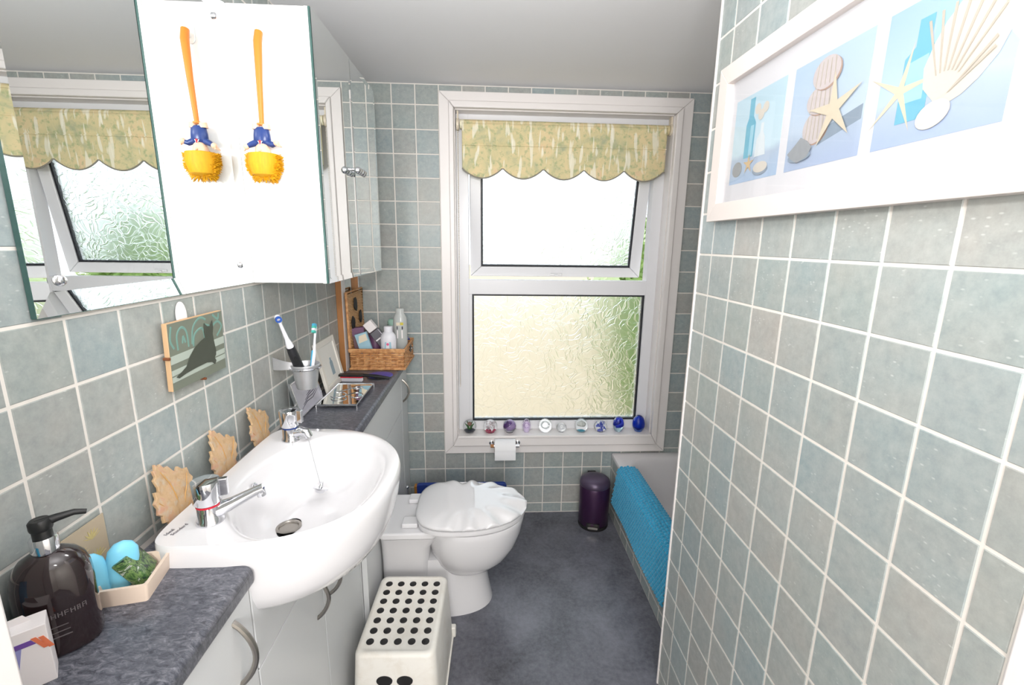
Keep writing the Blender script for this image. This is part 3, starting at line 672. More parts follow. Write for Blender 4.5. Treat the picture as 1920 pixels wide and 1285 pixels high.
# lid: flutes radiate from a hub towards the rounded front
hub = (.560, TC); ol = egg(.368, .806, .178, 192, 3.0, 2.0)
mb = MB(); K = 16; rs = []
rs.append([(hub[0]+(x-hub[0])*.975, hub[1]+(y-hub[1])*.972, .4115) for x, y in ol]); rs.append([(hub[0]+(x-hub[0])*.998, hub[1]+(y-hub[1])*.998, .417) for x, y in ol])
def lid_pt(x, y, k):
    th = math.atan2(y-hub[1], x-hub[0]); f = max(0, min(1, (math.cos(th)+.66)/.5))
    fl = .5-.5*math.cos(th*13); g_ = min(1, max(0, (k-.46)/.48)); g_ = g_*g_*(3-2*g_)
    edge = 1-.022*f*fl*max(0, k-.6)/.4
    z = .427+.022*(1-k**5) - .015*f*fl*g_
    return (hub[0]+(x-hub[0])*k*edge, hub[1]+(y-hub[1])*k*edge, z)
for i in range(K): 
    k = 1-(i/K)**1.15*.985; rs.append([lid_pt(x, y, k) for x, y in ol])
mb.rings(rs).build('lid', M['ceramic'], to, smooth=True, angle=70, off=off)

# ------------------------------------------------------------------ step stool with rubber dots
def stool_plastic():
    m = NT('scuffed_white_plastic'); v = m.coord('Object'); n = m.noise(v, 14, 5, .7, .5)
    m.col(m.mix(m.ramp(n, [(.45, (0, 0, 0)), (.75, (.5, .5, .5))]), C(232, 229, 222), C(206, 196, 180))).p(.4); return m.mat
ss = thing('step_stool', 'white plastic step stool with black anti-slip dots in front of the toilet', 'stool', (.378, -.962, 0), (0, 0, -2))
SH = .258; M['stool'] = stool_plastic()
a, b = .116, .163; rs = []
def rr_(hx, hy, r, z, n=6): return [(x, y, z) for x, y in rrect(-hx, hx, -hy, hy, r, n)]
rs = [rr_(a+.022, b+.034, .030, 0), rr_(a+.022, b+.034, .030, .012), rr_(a+.017, b+.024, .030, .014), rr_(a+.004, b+.006, .026, SH-.010), rr_(a, b+.002, .024, SH-.003), rr_(a-.005, b-.004, .022, SH), rr_(a-.014, b-.012, .018, SH), rr_(a-.016, b-.014, .018, SH-.002)]
MB().rings(rs, False, True).build('body', M['stool'], ss, smooth=True, angle=50)
for sx in (-1, 1):
    for sy in (-1, 1): MB().box(sx*(a+.012)-.012, sx*(a+.012)+.012+(.006 if sx > 0 else 0), sy*b-.012, sy*b+.012, .001, .045).build('foot_tab', M['stool'], ss, bevel=.006, seg=3)
dot = MB().lathe([(.0118, -.001), (.0118, .0012), (.0100, .0022), (.0001, .0024)], 16).mesh('anti_slip_dot', M['black'], True)
for i in range(5):
    for j in range(7):
        o = bpy.data.objects.new('anti_slip_dot', dot); COL.objects.link(o); o.parent = ss; o.location = (-.084+.042*i, -.118+.0405*j, SH-.002)
for x in (-.030, .030):
    slope = (b+.024-(b+.006))/(SH-.024)
    MB().lathe([(.019, -.004), (.019, .0012), (.001, .0016)], 24).xf(T(x, -(b+.0124), SH-.083) @ RX(90-4.4) @ Matrix.Diagonal((1.25, .85, 1, 1))).build('grip_hole', M['black'], ss)

# ------------------------------------------------------------------ pedal bin
M['purple'] = plain('purple_enamel', C(62, 36, 68), .30, .35, var=.08); M['purple_lid'] = plain('purple_lid_enamel', C(82, 70, 92), .32, .3, var=.05)
pb = thing('pedal_bin', 'purple metal pedal bin in the corner between the tiled wall and the bath', 'bin', (1.205, -.115, 0))
MB().lathe([(.076, .0), (.078, .006), (.076, .018)], 40).build('base_ring', M['black'], pb, smooth=True)
MB().lathe([(.0745, .018), (.0775, .022), (.0775, .225), (.0745, .230)], 48).build('body', M['purple'], pb, smooth=True)
MB().lathe([(.0770, .2305), (.0790, .233), (.0790, .242), (.074, .258), (.060, .268), (.030, .274), (.001, .275)], 48).build('lid', M['purple_lid'], pb, smooth=True)
bx(-.022, .022, .066, .086, .236, .262).build('hinge', M['black'], pb, bevel=.004)
MB().prism(rrect(-.034, .034, .018, .048, .010), lambda u, v, w: (u, w-.0035+u*u*6.0, v), -.0785, -.066).xf(RZ(-14)).build('pedal_slot', M['black'], pb)
MB().prism(rrect(-.026, .026, .022, .034, .005), lambda u, v, w: (u, w+u*u*6.0, v), -.094, -.070).xf(RZ(-14)).build('pedal', M['steel'], pb, bevel=.002)

# ------------------------------------------------------------------ bath with bath mat
bt = thing('bathtub', 'white bathtub behind the tiled partition', 'bathtub', (1.68, -.85, 0)); off = tuple(bt.location)
def brect(x0, x1, y0, y1, r, z): return [(x, y, z) for x, y in rrect(x0, x1, y0, y1, r, 8)]
rs = [brect(1.3262, 2.036, -1.694, -.006, .006, .02), brect(1.3262, 2.036, -1.694, -.006, .006, .326), brect(1.3135, 2.036, -1.694, -.0045, .008, .329), brect(1.3120, 2.036, -1.694, -.0045, .010, .340), brect(1.3150, 2.034, -1.692, -.006, .012, .349), brect(1.330, 2.020, -1.68, -.02, .03, .352),
      brect(1.372, 1.98, -1.60, -.058, .11, .352), brect(1.386, 1.966, -1.585, -.072, .12, .345), brect(1.398, 1.955, -1.57, -.085, .125, .31), brect(1.43, 1.92, -1.50, -.13, .13, .12), brect(1.48, 1.87, -1.42, -.20, .12, .075)]
MB().rings(rs).build('tub', M['acrylic'], bt, smooth=True, angle=50, off=off)
MB().lathe([(.022, 0), (.022, .003), (.001, .004)], 20, (1.68, -.34, .0755)).build('waste', M['chrome'], bt, smooth=True, off=off)
def mat_fabric():
    m = NT('turquoise_chenille'); v = m.coord('Object'); n = m.noise(v, 70, 3); m.col(m.mix(n, C(66, 166, 200), C(34, 128, 170))).p(.9, spec=.1, sheen=.4); return m.mat
prof = [(1.402, .235), (1.398, .300), (1.392, .345), (1.372, .3585), (1.345, .3600), (1.318, .3590), (1.302, .350), (1.298, .315), (1.296, .265), (1.292, .21), (1.287, .158)]
seglen = [0]
for i in range(1, len(prof)): seglen.append(seglen[-1]+math.dist(prof[i-1], prof[i]))
def prof_at(s):
    s *= seglen[-1]
    for i in range(1, len(prof)):
        if s <= seglen[i] or i == len(prof)-1:
            k = (s-seglen[i-1])/(seglen[i]-seglen[i-1]); x = prof[i-1][0]+(prof[i][0]-prof[i-1][0])*k; z = prof[i-1][1]+(prof[i][1]-prof[i-1][1])*k
            tx, tz = prof[i][0]-prof[i-1][0], prof[i][1]-prof[i-1][1]; l = math.hypot(tx, tz); return x, z, tz/l, -tx/l
Y0m, Y1m = -.190, -.860
def matpt(u, v):
    x, z, nx, nz = prof_at(u); y = Y0m+(Y1m-Y0m)*v
    nb = u*seglen[-1]/.016; k = round(nb); ph = (k % 2)*.5
    bmp = abs(math.cos(math.pi*(nb))) * abs(math.cos(math.pi*(v*.67/.018+ph)))
    d = .0085*bmp**.8 + .006*math.sin(v*9+u*2)*max(0, u-.55)
    y += .020*(u-.6)*(1 if u > .6 else 0)*(1-v)*2.4
    z += -.012*max(0, u-.6)*v*2 
    return (x+nx*d, y, z+nz*d)
g = MB().grid(matpt, 126, 300); o = g.build('bath_mat', mat_fabric(), smooth=True, angle=180, off=(1.34, -.5, .35), loc=(1.34, -.5, .35), fixn=False)
sd = o.modifiers.new('thick', 'SOLIDIFY'); sd.thickness = .004; sd.offset = 0
tag(o, 'turquoise bobbled bath mat draped over the edge of the bath', 'bath mat')

# ------------------------------------------------------------------ blue scales and brush handle behind the toilet
M['blue'] = plain('blue_plastic', C(44, 70, 150), .45); M['amber'] = plain('amber_edge', C(190, 130, 60), .4)
bs = thing('blue_board', 'blue board with an amber edge leaning on the tiled wall behind the toilet', 'board', (.515, -.035, 0), (8, 0, 0))
MB().prism(rrect(-.235, .232, .0, .232, .02), lambda u, v, w: (u, w, v), -.026, -.004).build('platform', M['blue'], bs, bevel=.004)
MB().prism(rrect(-.244, -.230, .006, .226, .006), lambda u, v, w: (u, w, v), -.028, -.004).build('edge_trim', M['amber'], bs, bevel=.003)
lb = thing('loo_brush_stand', 'slim chrome-handled brush stand in the gap behind the toilet', 'brush stand', (.262, -.235, 0))
MB().lathe([(.016, 0), (.018, .01), (.018, .12), (.012, .125)], 20).build('pot', M['chrome'], lb, smooth=True)
MB().tube([(0, 0, .12), (0, 0, .290)], [.005, .004], 10).build('rod', M['chrome'], lb, smooth=True)
MB().sphere((0, 0, .295), .0085, 14, 10).build('knob', M['chrome'], lb, smooth=True)

# ------------------------------------------------------------------ things on the near worktop
def bottle_glass():
    m = NT('dark_brown_bottle'); v = m.coord('Object'); n = m.noise(v, 12); m.col(m.mix(n, C(30, 18, 20), C(40, 24, 26))).p(.08, spec=.6, coat=.6); return m.mat
M['bottle'] = bottle_glass(); M['pump'] = plain('black_pump_plastic', C(30, 31, 32), .4)
sb = thing('soap_dispenser', 'dark brown pump soap bottle with a chrome collar near the doorway', 'soap bottle', (.0455, -1.692, KZ), (0, 0, 40))
prof = [(.85, 0), (.97, .003), (1, .010), (1, .095), (.97, .112), (.88, .126), (.70, .137), (.45, .144), (.30, .147)]
MB().rings([[(k*.0425*math.copysign(abs(math.cos(2*math.pi*j/48))**.8, math.cos(2*math.pi*j/48)), k*.034*math.copysign(abs(math.sin(2*math.pi*j/48))**.8, math.sin(2*math.pi*j/48)), z) for j in range(48)] for k, z in prof]).build('bottle', M['bottle'], sb, smooth=True)
MB().lathe([(.0145, .146), (.0150, .149), (.0150, .166), (.0140, .168)], 28).build('collar', M['chrome'], sb, smooth=True)
MB().lathe([(.0105, .168), (.0105, .178), (.009, .180)], 20).build('pump_stem', M['pump'], sb, smooth=True)
pn = MB().lathe([(.0115, .178), (.0125, .181), (.0125, .190), (.0100, .193)], 20); pn.tube([(-.004, 0, .186), (.016, .0, .189), (.034, 0, .190), (.046, 0, .186)], [.0075, .0055, .0042, .0034], 10); pn.build('pump_head', M['pump'], sb, smooth=True)
M['bottle_print'] = plain('grey_bottle_print', C(96, 90, 92), .5)
def front(u, v, w): return (u, -.034*(1-min(1, abs(u/.0425))**2.5)**.4-.0003+w, v)
for s_, nm in ((1, 'a'),):
    lt = MB(); x = -.030; rnd = random.Random(3)
    while x < .026:                                     # blurred row of capitals
        w = rnd.choice((.0035, .0045, .005)); sty = rnd.randrange(3)
        bars = [(x, x+.0011, .062, .069)] + ([(x+w-.0011, x+w, .062, .069)] if sty != 1 else []) + ([(x, x+w, .0682, .069)] if sty != 0 else []) + [(x, x+w, .0652, .0660)]
        for a0, a1, z0, z1 in bars: lt.prism([(a0, z0), (a1, z0), (a1, z1), (a0, z1)], front, -.0004, 0)
        x += w+.0016
    lt.build('lettering', M['bottle_print'], sb)
    for z, h, w in ((.048, .0012, .018), (.040, .0012, .020), (.032, .0016, .022)):
        MB().prism([(-w/2, z), (w/2, z), (w/2, z+h), (-w/2, z+h)], front, -.0004, 0).build('small_print', M['bottle_print'], sb)
M['carton'] = plain('white_carton', C(238, 232, 232), .5, var=.03); M['lilac'] = plain('lilac_print', C(150, 150, 204), .5); M['violet'] = plain('violet_print', C(112, 76, 160), .5); M['coral'] = plain('coral_print', C(222, 120, 84), .5)
CS_ = .82
ct = thing('toothpaste_carton', 'white carton with lilac and coral stripes in front of the dark soap bottle', 'carton', (.058, -1.756, KZ), (0, 0, 40))
bx(-.024, .024, -.014, .018, .0, .084).build('box', M['carton'], ct, bevel=.001)
MB().prism([(-.024, .084), (.010, .084), (.004, .094), (-.022, .092)], lambda u, v, w: (u, w, v), .006, .007).xf(T(0, 0, 0)).build('flap', M['carton'], ct)
for i, (x0, x1, dxx, z0, z1, mt) in enumerate(((-.016, -.011, -.008, .035, .072, 'lilac'), (-.009, -.003, -.008, .030, .074, 'lilac'), (-.017, .006, .004, .072, .080, 'violet'), (.006, .011, .010, .060, .082, 'coral'), (.013, .018, .008, .058, .080, 'coral'))):
    MB().prism([(x0+dxx, z0), (x1+dxx, z0), (x1, z1), (x0, z1)], lambda u, v, w: (u*.95+.003, w, v*.86), -.0147, -.0139).build('stripe', M[mt], ct)
M['cyan'] = plain('cyan_plastic', C(84, 178, 216), .35)
tu = thing('tube', 'blue and cyan tube standing against the wall behind the white carton', 'tube', (.020, -1.742, KZ))
tu.location = (.026, -1.786, KZ)
MB().lathe([(.016, 0), (.017, .004), (.017, .022)], 20).build('cap', M['navy'], tu, smooth=True)
MB().rings([[(.018*math.cos(2*math.pi*j/24)*(1+.0*t), .018*(1-.88*t)*math.sin(2*math.pi*j/24), .022+.115*t) for j in range(24)] for t in (0, .3, .6, .85, 1)]).build('body', M['cyan'], tu, smooth=True)
def soap_marble():
    m = NT('green_marbled_soap'); v = m.coord('Object'); n = m.noise(v, 38, 3, .6, 2.2)
    m.col(m.ramp(n, [(.36, C(34, 44, 48)), (.43, C(64, 100, 52)), (.50, C(118, 146, 88)), (.54, C(50, 66, 56)), (.58, C(78, 112, 60)), (.63, C(196, 200, 192)), (.70, C(48, 58, 66))])).p(.3, coat=.2); return m.mat
M['dish'] = plain('pale_pink_stone', C(228, 208, 190), .45, var=.06, scale=40); M['soap_blue'] = plain('sky_blue_soap', C(128, 208, 238), .35, var=.03)
sd_ = thing('soap_dish', 'pale stone rectangular soap dish beside the basin', 'soap dish', (.066, -1.585, KZ), (0, 0, 12))
dw, dl, dh = .037, .046, .031
rs = [[(x, y, z) for x, y in rrect(-w_, w_, -l_, l_, .004, 3)] for w_, l_, z in ((dw-.004, dl-.004, 0), (dw, dl, dh-.001), (dw, dl, dh), (dw-.005, dl-.005, dh), (dw-.007, dl-.007, .008))]
MB().rings(rs).build('dish', M['dish'], sd_, smooth=True, angle=35)
gs = thing('green_soap', 'green marbled bar of soap propped in the soap dish', 'soap', (.078, -1.574, KZ+.012), (0, -30, 24))
MB().prism(rrect(-.011, .011, -.026, .026, .003, 3), lambda u, v, w: (u, v, w), 0, .056).build('bar', soap_marble(), gs, bevel=.002)
bsb = thing('blue_soap', 'two-lobed sky blue soap standing behind the green soap', 'soap', (.042, -1.606, KZ+.0085), (0, 0, -48))
for i, (yy, tl, hh) in enumerate(((-.014, 6, .076), (.014, -8, .080))):
    MB().rings([[(.011*s_*math.cos(2*math.pi*j/20), .0205*s_*math.sin(2*math.pi*j/20), hh*z) for j in range(20)] for s_, z in ((.5, 0), (.8, .05), (.95, .3), (1.05, .6), (.95, .82), (.6, .95), (.1, 1))]).xf(T(0, yy, .0) @ RX(tl)).build('lobe', M['soap_blue'], bsb, smooth=True)

# maple leaf plaques leaning on the wall
def leaf_plaque_material():
    m = NT('painted_leaf'); v = m.coord('Object'); n = m.noise(v, 28, 4, .65, .4); n2 = m.noise(v, 70, 3)
    c = m.ramp(n, [(.3, C(178, 144, 104)), (.5, C(198, 166, 128)), (.7, C(196, 148, 124))]); c = m.mix(m.ramp(n2, [(.50, (0, 0, 0)), (.70, (.55, .55, .55))]), c, C(186, 184, 172)); m.col(c).p(.45); m.bump(n, .5, .004); return m.mat
M['leaf_plaque'] = leaf_plaque_material(); M['leaf_edge'] = plain('leaf_vein_gold', C(196, 150, 84), .45)
leaf_half = [(0, 1.0), (.05, .93), (.10, .95), (.13, .86), (.21, .85), (.24, .74), (.28, .70), (.37, .74), (.41, .66), (.51, .63), (.47, .53), (.51, .45), (.42, .37), (.45, .27), (.35, .22), (.36, .12), (.24, .10), (.12, .03), (.04, .05), (.03, -.05)]
def leaf_plaque(label, y, z, h, rz, tilt, lean):
    t = thing('leaf_plaque', label, 'ornament', (.040, y, z), (0, -lean, 0), group='leaf ornaments behind the basin'); w = h*.80
    poly = [(u*w, v*h) for u, v in leaf_half]+[(-u*w, v*h) for u, v in reversed(leaf_half[1:])]
    c_, s_ = math.cos(R(tilt)), math.sin(R(tilt))
    poly = [(u*c_-v*s_, u*s_+v*c_) for u, v in poly]
    MB().prism(poly, lambda u, v, ww: (ww+.9*(u*u)-.004*math.sin(v*60), u, v), -.0035, .0025).build('leaf', M['leaf_plaque'], t, bevel=.0012)
    for u, v in ((0, .86), (.42, .58), (-.42, .58), (.30, .20), (-.30, .20)):
        a0 = (0, .06*h); a1 = (u*w, v*h); f = lambda q: (q[0]*c_-q[1]*s_, q[0]*s_+q[1]*c_)
        pts = []
        for k in range(5):
            q = f((a0[0]+(a1[0]-a0[0])*k/4, a0[1]+(a1[1]-a0[1])*k/4)); pts.append((.003+.9*q[0]*q[0]-.004*math.sin(q[1]*60), q[0], q[1]))
        MB().tube(pts, [.0014, .0013, .0011, .0009, .0006], 6).build('vein', M['leaf_edge'], t, smooth=True)
    pts = [(.004, 0, .0), (.012, .006, .012), (.016, .014, .020)]
    MB().tube(pts, .0012, 6).build('stalk', M['leaf_edge'], t, smooth=True)
leaf_plaque('largest golden-brown leaf ornament, beside the soap dish', -1.408, KZ+.008, .138, 0, 10, 12)
leaf_plaque('golden-brown leaf ornament in the middle of the three behind the basin', -1.238, KZ+.007, .132, 0, 6, 12)
leaf_plaque('golden-brown leaf ornament nearest the far tap, turned almost edge-on', -1.058, KZ+.007, .130, 0, 14, 12)

# decorative cream tile under the soap bottle's pump
M['cream_tile'] = plain('cream_glaze', C(188, 172, 148), .3, var=.1, scale=25); M['flower'] = plain('straw_flower_glaze', C(206, 190, 130), .35, var=.2, scale=60)
dt = empty('decor_tile', (.0034, -1.6015, .9535)); dt.parent = wall_left; dt['label'] = 'cream tile with straw-coloured flowers'
bx(0, .0016, -.0500, .0500, -.063, .046).build('glaze', M['cream_tile'], dt)
for (u, v) in ((.022, .016), (-.004, -.002), (.026, -.022)):
    for k in range(7):
        a = R(20+k*22); L = .018; p = MB(); q = [(u, v), (u+L*.5*math.cos(a)-.002, v+L*.5*math.sin(a)), (u+L*math.cos(a), v+L*math.sin(a)), (u+L*.5*math.cos(a)+.002, v+L*.5*math.sin(a))]
        p.prism(q, lambda s, t_, w: (w, s, t_), .0015, .0022).build('petal', M['flower'], dt)

# cat plaque and hook on the wall
M['teal'] = plain('teal_print', C(114, 152, 142), .4); M['cat_bg'] = plain('dull_green_print', C(118, 124, 112), .35, var=.12, scale=25); M['cat_dark'] = plain('dark_cat_print', C(70, 74, 66), .4, var=.15, scale=50)
M['bench'] = plain('pale_bench_print', C(176, 186, 176), .4, var=.1); M['mdf'] = plain('raw_board_edge', C(206, 170, 130), .7)
cp = thing('cat_plaque', 'square printed wall plaque of a black cat sitting on a bench', 'plaque', (.0035, -1.266, 1.147), (0, 2, 0)); PW, PH = .095, .138
bx(.003, .013, -PW, PW, 0, PH).build('board', M['mdf'], cp, bevel=.001)
cu = lambda u, v, w: (.0131+w, -PW+2*PW*u, PH*v)
MB().prism([(0.004, .005), (.996, .005), (.996, .995), (.004, .995)], cu, 0, .0006).build('print', M['cat_bg'], cp)
for z0, z1 in ((.44, .56), (.27, .35), (.17, .25)):
    MB().prism([(.004, z0-.04), (.996, z0), (.996, z1), (.004, z1-.04)], cu, .0006, .0010).build('bench_slat', M['bench'], cp)
def scroll(pts, r=.0035):
    q = []
    P4 = [pts[0]]+list(pts)+[pts[-1]]
    for i in range(1, len(P4)-2):
        for k in range(8):
            t = k/8; a, b, c, d = P4[i-1], P4[i], P4[i+1], P4[i+2]
            q.append(tuple(.5*((2*b[m])+(c[m]-a[m])*t+(2*a[m]-5*b[m]+4*c[m]-d[m])*t*t+(3*b[m]-a[m]-3*c[m]+d[m])*t**3) for m in (0, 1)))
    q.append(pts[-1])
    MB().tube([cu(u, v, .0004) for u, v in q], .0032, 6).xf(T(.0135, 0, 0) @ Matrix.Diagonal((.22, 1, 1, 1)) @ T(-.0135, 0, 0)).build('scroll', M['teal'], cp, smooth=True)
scroll([(.06, .95), (.03, .75), (.08, .62)]); scroll([(.14, .58), (.14, .8), (.22, .9), (.30, .82), (.32, .58)]); scroll([(.40, .56), (.44, .74), (.58, .8), (.62, .62)])
scroll([(.38, .6), (.42, .85), (.55, .97), (.66, .92)]); scroll([(.62, .85), (.74, .78), (.68, .66)]); scroll([(.72, .74), (.88, .84), (.97, .74), (.86, .60)]); scroll([(.80, .97), (.90, .88), (.93, .97)]); scroll([(.22, .66), (.24, .76), (.27, .66)])
cat = [(.06, .20), (.16, .25), (.24, .30), (.30, .42), (.40, .53), (.52, .60), (.61, .64), (.60, .74), (.615, .87), (.665, .81), (.72, .80), (.775, .88), (.78, .76), (.76, .66), (.78, .50), (.80, .38), (.795, .30), (.76, .26), (.79, .20), (.76, .15), (.71, .20), (.60, .23), (.40, .22), (.22, .20), (.10, .17)]
MB().prism(cat, cu, .0014, .0026).build('cat_figure', M['cat_dark'], cp)
for y in (-PW-.004, PW-.085): MB().tube([(.004, y if y < 0 and y < -.09 else y, PH*.5 if y < -.09 else -.003), (.016, y, PH*.5 if y < -.09 else -.003)], .003, 6).build('clip', plain('rusty_clip', C(120, 70, 40), .6), cp)
hw = thing('wall_hook', 'white plastic oval wall hook above the cat plaque', 'hook', (.0035, -1.290, 1.262))
MB().prism([(.016*math.cos(2*math.pi*j/24), .030*math.sin(2*math.pi*j/24)+.028) for j in range(24)], lambda u, v, w: (w, u, v), 0, .006).build('plate', M['carton'], hw, bevel=.003, seg=3)
MB().tube([(.004, 0, .016), (.0055, 0, .004)], .0035, 8).build('hook_arm', M['carton'], hw, smooth=True)

# ------------------------------------------------------------------ toothbrush cup, frames, tray, hairbrush on the far worktop
M['galv'] = plain('galvanised_metal', C(204, 205, 208), .34, .6, var=.12, scale=60)
cb = thing('cup_bracket', 'curved brushed-metal wall bracket holding the toothbrush cup', 'bracket', (.0035, -.905, 1.085))
rs = []
for i in range(13):
    t = i/12; x = .082*t; y = .012*t-.020*math.sin(math.pi*t)*.6; hgt = .022*(1-t)+.007*t
    rs.append([(x-.0007, y, -hgt*.9-.010*t), (x+.0007, y+.001, -hgt*.9-.010*t), (x+.0007, y+.001, hgt*.9-.010*t), (x-.0007, y, hgt*.9-.010*t)])
MB().rings(rs).build('arm', M['galv'], cb, smooth=True)
MB().tube([(.087+.0435*math.cos(2*math.pi*i/32), .020+.0435*math.sin(2*math.pi*i/32), -.016) for i in range(33)], .0028, 8).build('ring', M['chrome'], cb, smooth=True)
cup = thing('toothbrush_cup', 'small ribbed galvanised bucket used as toothbrush cup', 'cup', (.0905, -.885, 1.004)); 
pf = [(.028, 0), (.029, .001)]+[(.029+.0105*i/14+(.0007 if i % 2 else 0), .004+.062*i/14) for i in range(15)]+[(.0415, .070), (.0425, .074), (.0415, .076), (.040, .074), (.037, .060), (.0275, .004), (.001, .003)]
MB().lathe(pf, 36).build('bucket', M['galv'], cup, smooth=True)
M['tb_black'] = plain('black_handle', C(44, 44, 48), .4); M['tb_white'] = plain('white_brush_plastic', C(236, 236, 242), .3); M['tb_blue'] = plain('blue_brush', C(44, 90, 178), .4); M['tb_aqua'] = plain('aqua_bristles', C(80, 192, 178), .5)
def facing(o, to=(.6, -2.0, 1.3)):
    v = o.rotation_euler.to_matrix().inverted() @ (Vector(to)-o.location); return math.degrees(math.atan2(v.x, -v.y))
eb = thing('electric_toothbrush', 'black and white electric toothbrush leaning in the galvanised cup', 'toothbrush', (.084, -.872, 1.010), (0, 0, 0))
d = Vector((.060, -.977, 1.2425))-Vector((.084, -.872, 1.010)); d.normalize(); eb.rotation_euler = d.to_track_quat('Z', 'X').to_euler()
MB().lathe([(.0115, 0), (.0135, .004), (.0142, .06), (.0135, .120), (.0118, .146)], 24).build('handle', M['tb_black'], eb, smooth=True)
MB().prism(rrect(-.005, .005, .085, .118, .005), lambda u, v, w: (u, w, v), -.0150, -.010).xf(RZ(facing(eb))).build('button', M['pump'], eb, bevel=.001)
MB().lathe([(.0105, .1465), (.0095, .158), (.0060, .175), (.0042, .225), (.0040, .240)], 18).build('neck', M['tb_white'], eb, smooth=True)
eb_a = facing(eb); MB().tube([(.0, -.005, .247), (0, .005, .247)], .0085, 18).xf(RZ(eb_a)).build('brush_head', M['tb_white'], eb, smooth=True)
MB().rings([[(r*math.cos(2*math.pi*j/20), y, .247+r*math.sin(2*math.pi*j/20)) for j in range(20)] for r, y in ((.0085, -.005), (.0085, -.013), (.005, -.013), (.005, -.006))], False, False).xf(RZ(eb_a)).build('blue_bristles', M['tb_blue'], eb, smooth=True)
mb_ = thing('toothbrush', 'white and aqua manual toothbrush upright in the galvanised cup', 'toothbrush', (.104, -.892, 1.010))
d = Vector((.101, -.800, 1.193))-Vector((.104, -.892, 1.010)); L = d.length; d.normalize(); mb_.rotation_euler = d.to_track_quat('Z', 'X').to_euler()
MB().tube([(0, 0, 0), (0, 0, .05), (0, .002, .10), (0, 0, .145), (0, 0, .19)], [.005, .0058, .0055, .0035, .0045], 12).build('handle', M['tb_white'], mb_, smooth=True)
MB().tube([(.0, -.0025, .06), (0, -.002, .112)], [.0048, .005], 10).build('grip', M['cyan'], mb_, smooth=True)
for i, mt in enumerate(('tb_aqua', 'tb_white', 'tb_aqua', 'cyan')): bx(-.005, .005, -.014, -.003, .168+i*.0075, .175+i*.0075).xf(RZ(facing(mb_)-35)).build('bristle_tuft', M[mt], mb_)

def leaning_frame(name, label, y0, y1, xbot, h, lean, mats, inner, border):
    t = thing(name, label, 'photo frame', (xbot, (y0+y1)/2, KZ+.0005), (0, -lean, 0)); w = (y1-y0)/2
    mb = MB()
    P_ = [(-w, 0), (w, 0), (w, h), (-w, h)]; Q = [(-w+border, border), (w-border, border), (w-border, h-border), (-w+border, h-border)]
    for k in range(4): mb.prism([P_[k], P_[(k+1) % 4], Q[(k+1) % 4], Q[k]], lambda u, v, ww: (ww, u, v), -.006, .006)
    mb.build('frame', mats[0], t, bevel=.0015)
    MB().prism(Q, lambda u, v, ww: (ww, u, v), -.004, .001).build('mount', mats[1], t)
    inner(t, w, h); return t
M['frame_white'] = plain('limed_white_frame', C(226, 221, 212), .5, var=.06, scale=50); M['mount'] = plain('ivory_mount', C(226, 224, 218), .7); M['pale_blue'] = plain('pale_blue_print', C(150, 172, 184), .5, var=.25, scale=60)
def bottle_print(t, w, h):
    MB().prism([(.018, .05), (.048, .05), (.048, .10), (.040, .108), (.040, .118), (.026, .118), (.026, .108), (.018, .10)], lambda u, v, ww: (ww, u-.02, v-.005), .0011, .0016).build('print', M['pale_blue'], t)
leaning_frame('photo_frame', 'white photo frame with a pale blue bottle print leaning on the wall', -.590, -.385, .046, .190, 12, (M['frame_white'], M['mount']), bottle_print, .022)
M['silver_photo'] = plain('grey_lilac_photo', C(212, 210, 222), .25, var=.3, scale=18); M['violet_dark'] = plain('dark_violet_print', C(62, 56, 76), .3)
def driftwood(t, w, h):
    for k in range(5):
        MB().tube([(.0013, -w*.7+.02*k, .020+.010*k), (.0013, -w*.2+.015*k, .032+.008*k), (.0013, w*.3+.01*k, .030+.010*k), (.0013, w*.85, .044+.007*k)], [.0008, .0016, .0014, .0005], 5).build('branch', M['violet_dark'], t)
leaning_frame('photo_frame', 'silver photo frame with a grey lilac print below the toothbrush cup', -.842, -.640, .044, .118, 14, (M['chrome'], M['silver_photo']), driftwood, .005)

ty = thing('mirror_tray', 'mirrored tray with a chrome scroll lying on the far worktop', 'tray', (.126, -.635, KZ)); off = tuple(ty.location)
tq = [(.062, -.752), (.198, -.752), (.198, -.510), (.062, -.510)]
MB().prism(tq, lambda u, v, w: (u, v, w), KZ+.010, KZ+.014).build('mirror_base', M['mirror'], ty, off=off)
MB().tube([(*q, KZ+.015) for q in tq+tq[:1]], .0022, 8).build('rim', M['chrome'], ty, smooth=True, off=off)
for q in tq: MB().tube([(*q, KZ+.0005), (*q, KZ+.014)], [.003, .002], 8).build('foot', M['chrome'], ty, smooth=True, off=off)
sc_ = []
for i in range(40):
    t = i/39
    if t < .5: a = R(200)+t*2*R(300); sc_.append((.112+.026*math.cos(a), -.668+.026*math.sin(a), KZ+.019+.010*t))
    else: a = R(140)-(t-.5)*2*R(320); sc_.append((.160+.020*math.cos(a), -.606+.020*math.sin(a), KZ+.024+.020*(t-.5)))
MB().tube(sc_, .0022, 8).build('scroll_wire', M['chrome'], ty, smooth=True, off=off)
hb = thing('hairbrush', 'black hairbrush with red cushion and pale bristles on the far worktop', 'hairbrush', (.040, -.425, KZ+.0005), (0, 0, -3))
MB().prism(rrect(-.010, .100, -.016, .016, .010), lambda u, v, w: (u, v, w), .021, .030).build('head', M['pump'], hb, bevel=.003)
MB().prism(rrect(-.008, .098, -.014, .014, .009), lambda u, v, w: (u, v, w), .0165, .0215).build('cushion', M['red'], hb, bevel=.001)
bb = MB()
for i in range(22):
    for j in range(5): bb.tube([(-.004+.0046*i, -.010+.005*j, 0), (-.004+.0046*i, -.010+.005*j, .017)], .0008, 4)
o = bb.build('bristles', M['tb_white'], hb); o['kind'] = 'stuff'
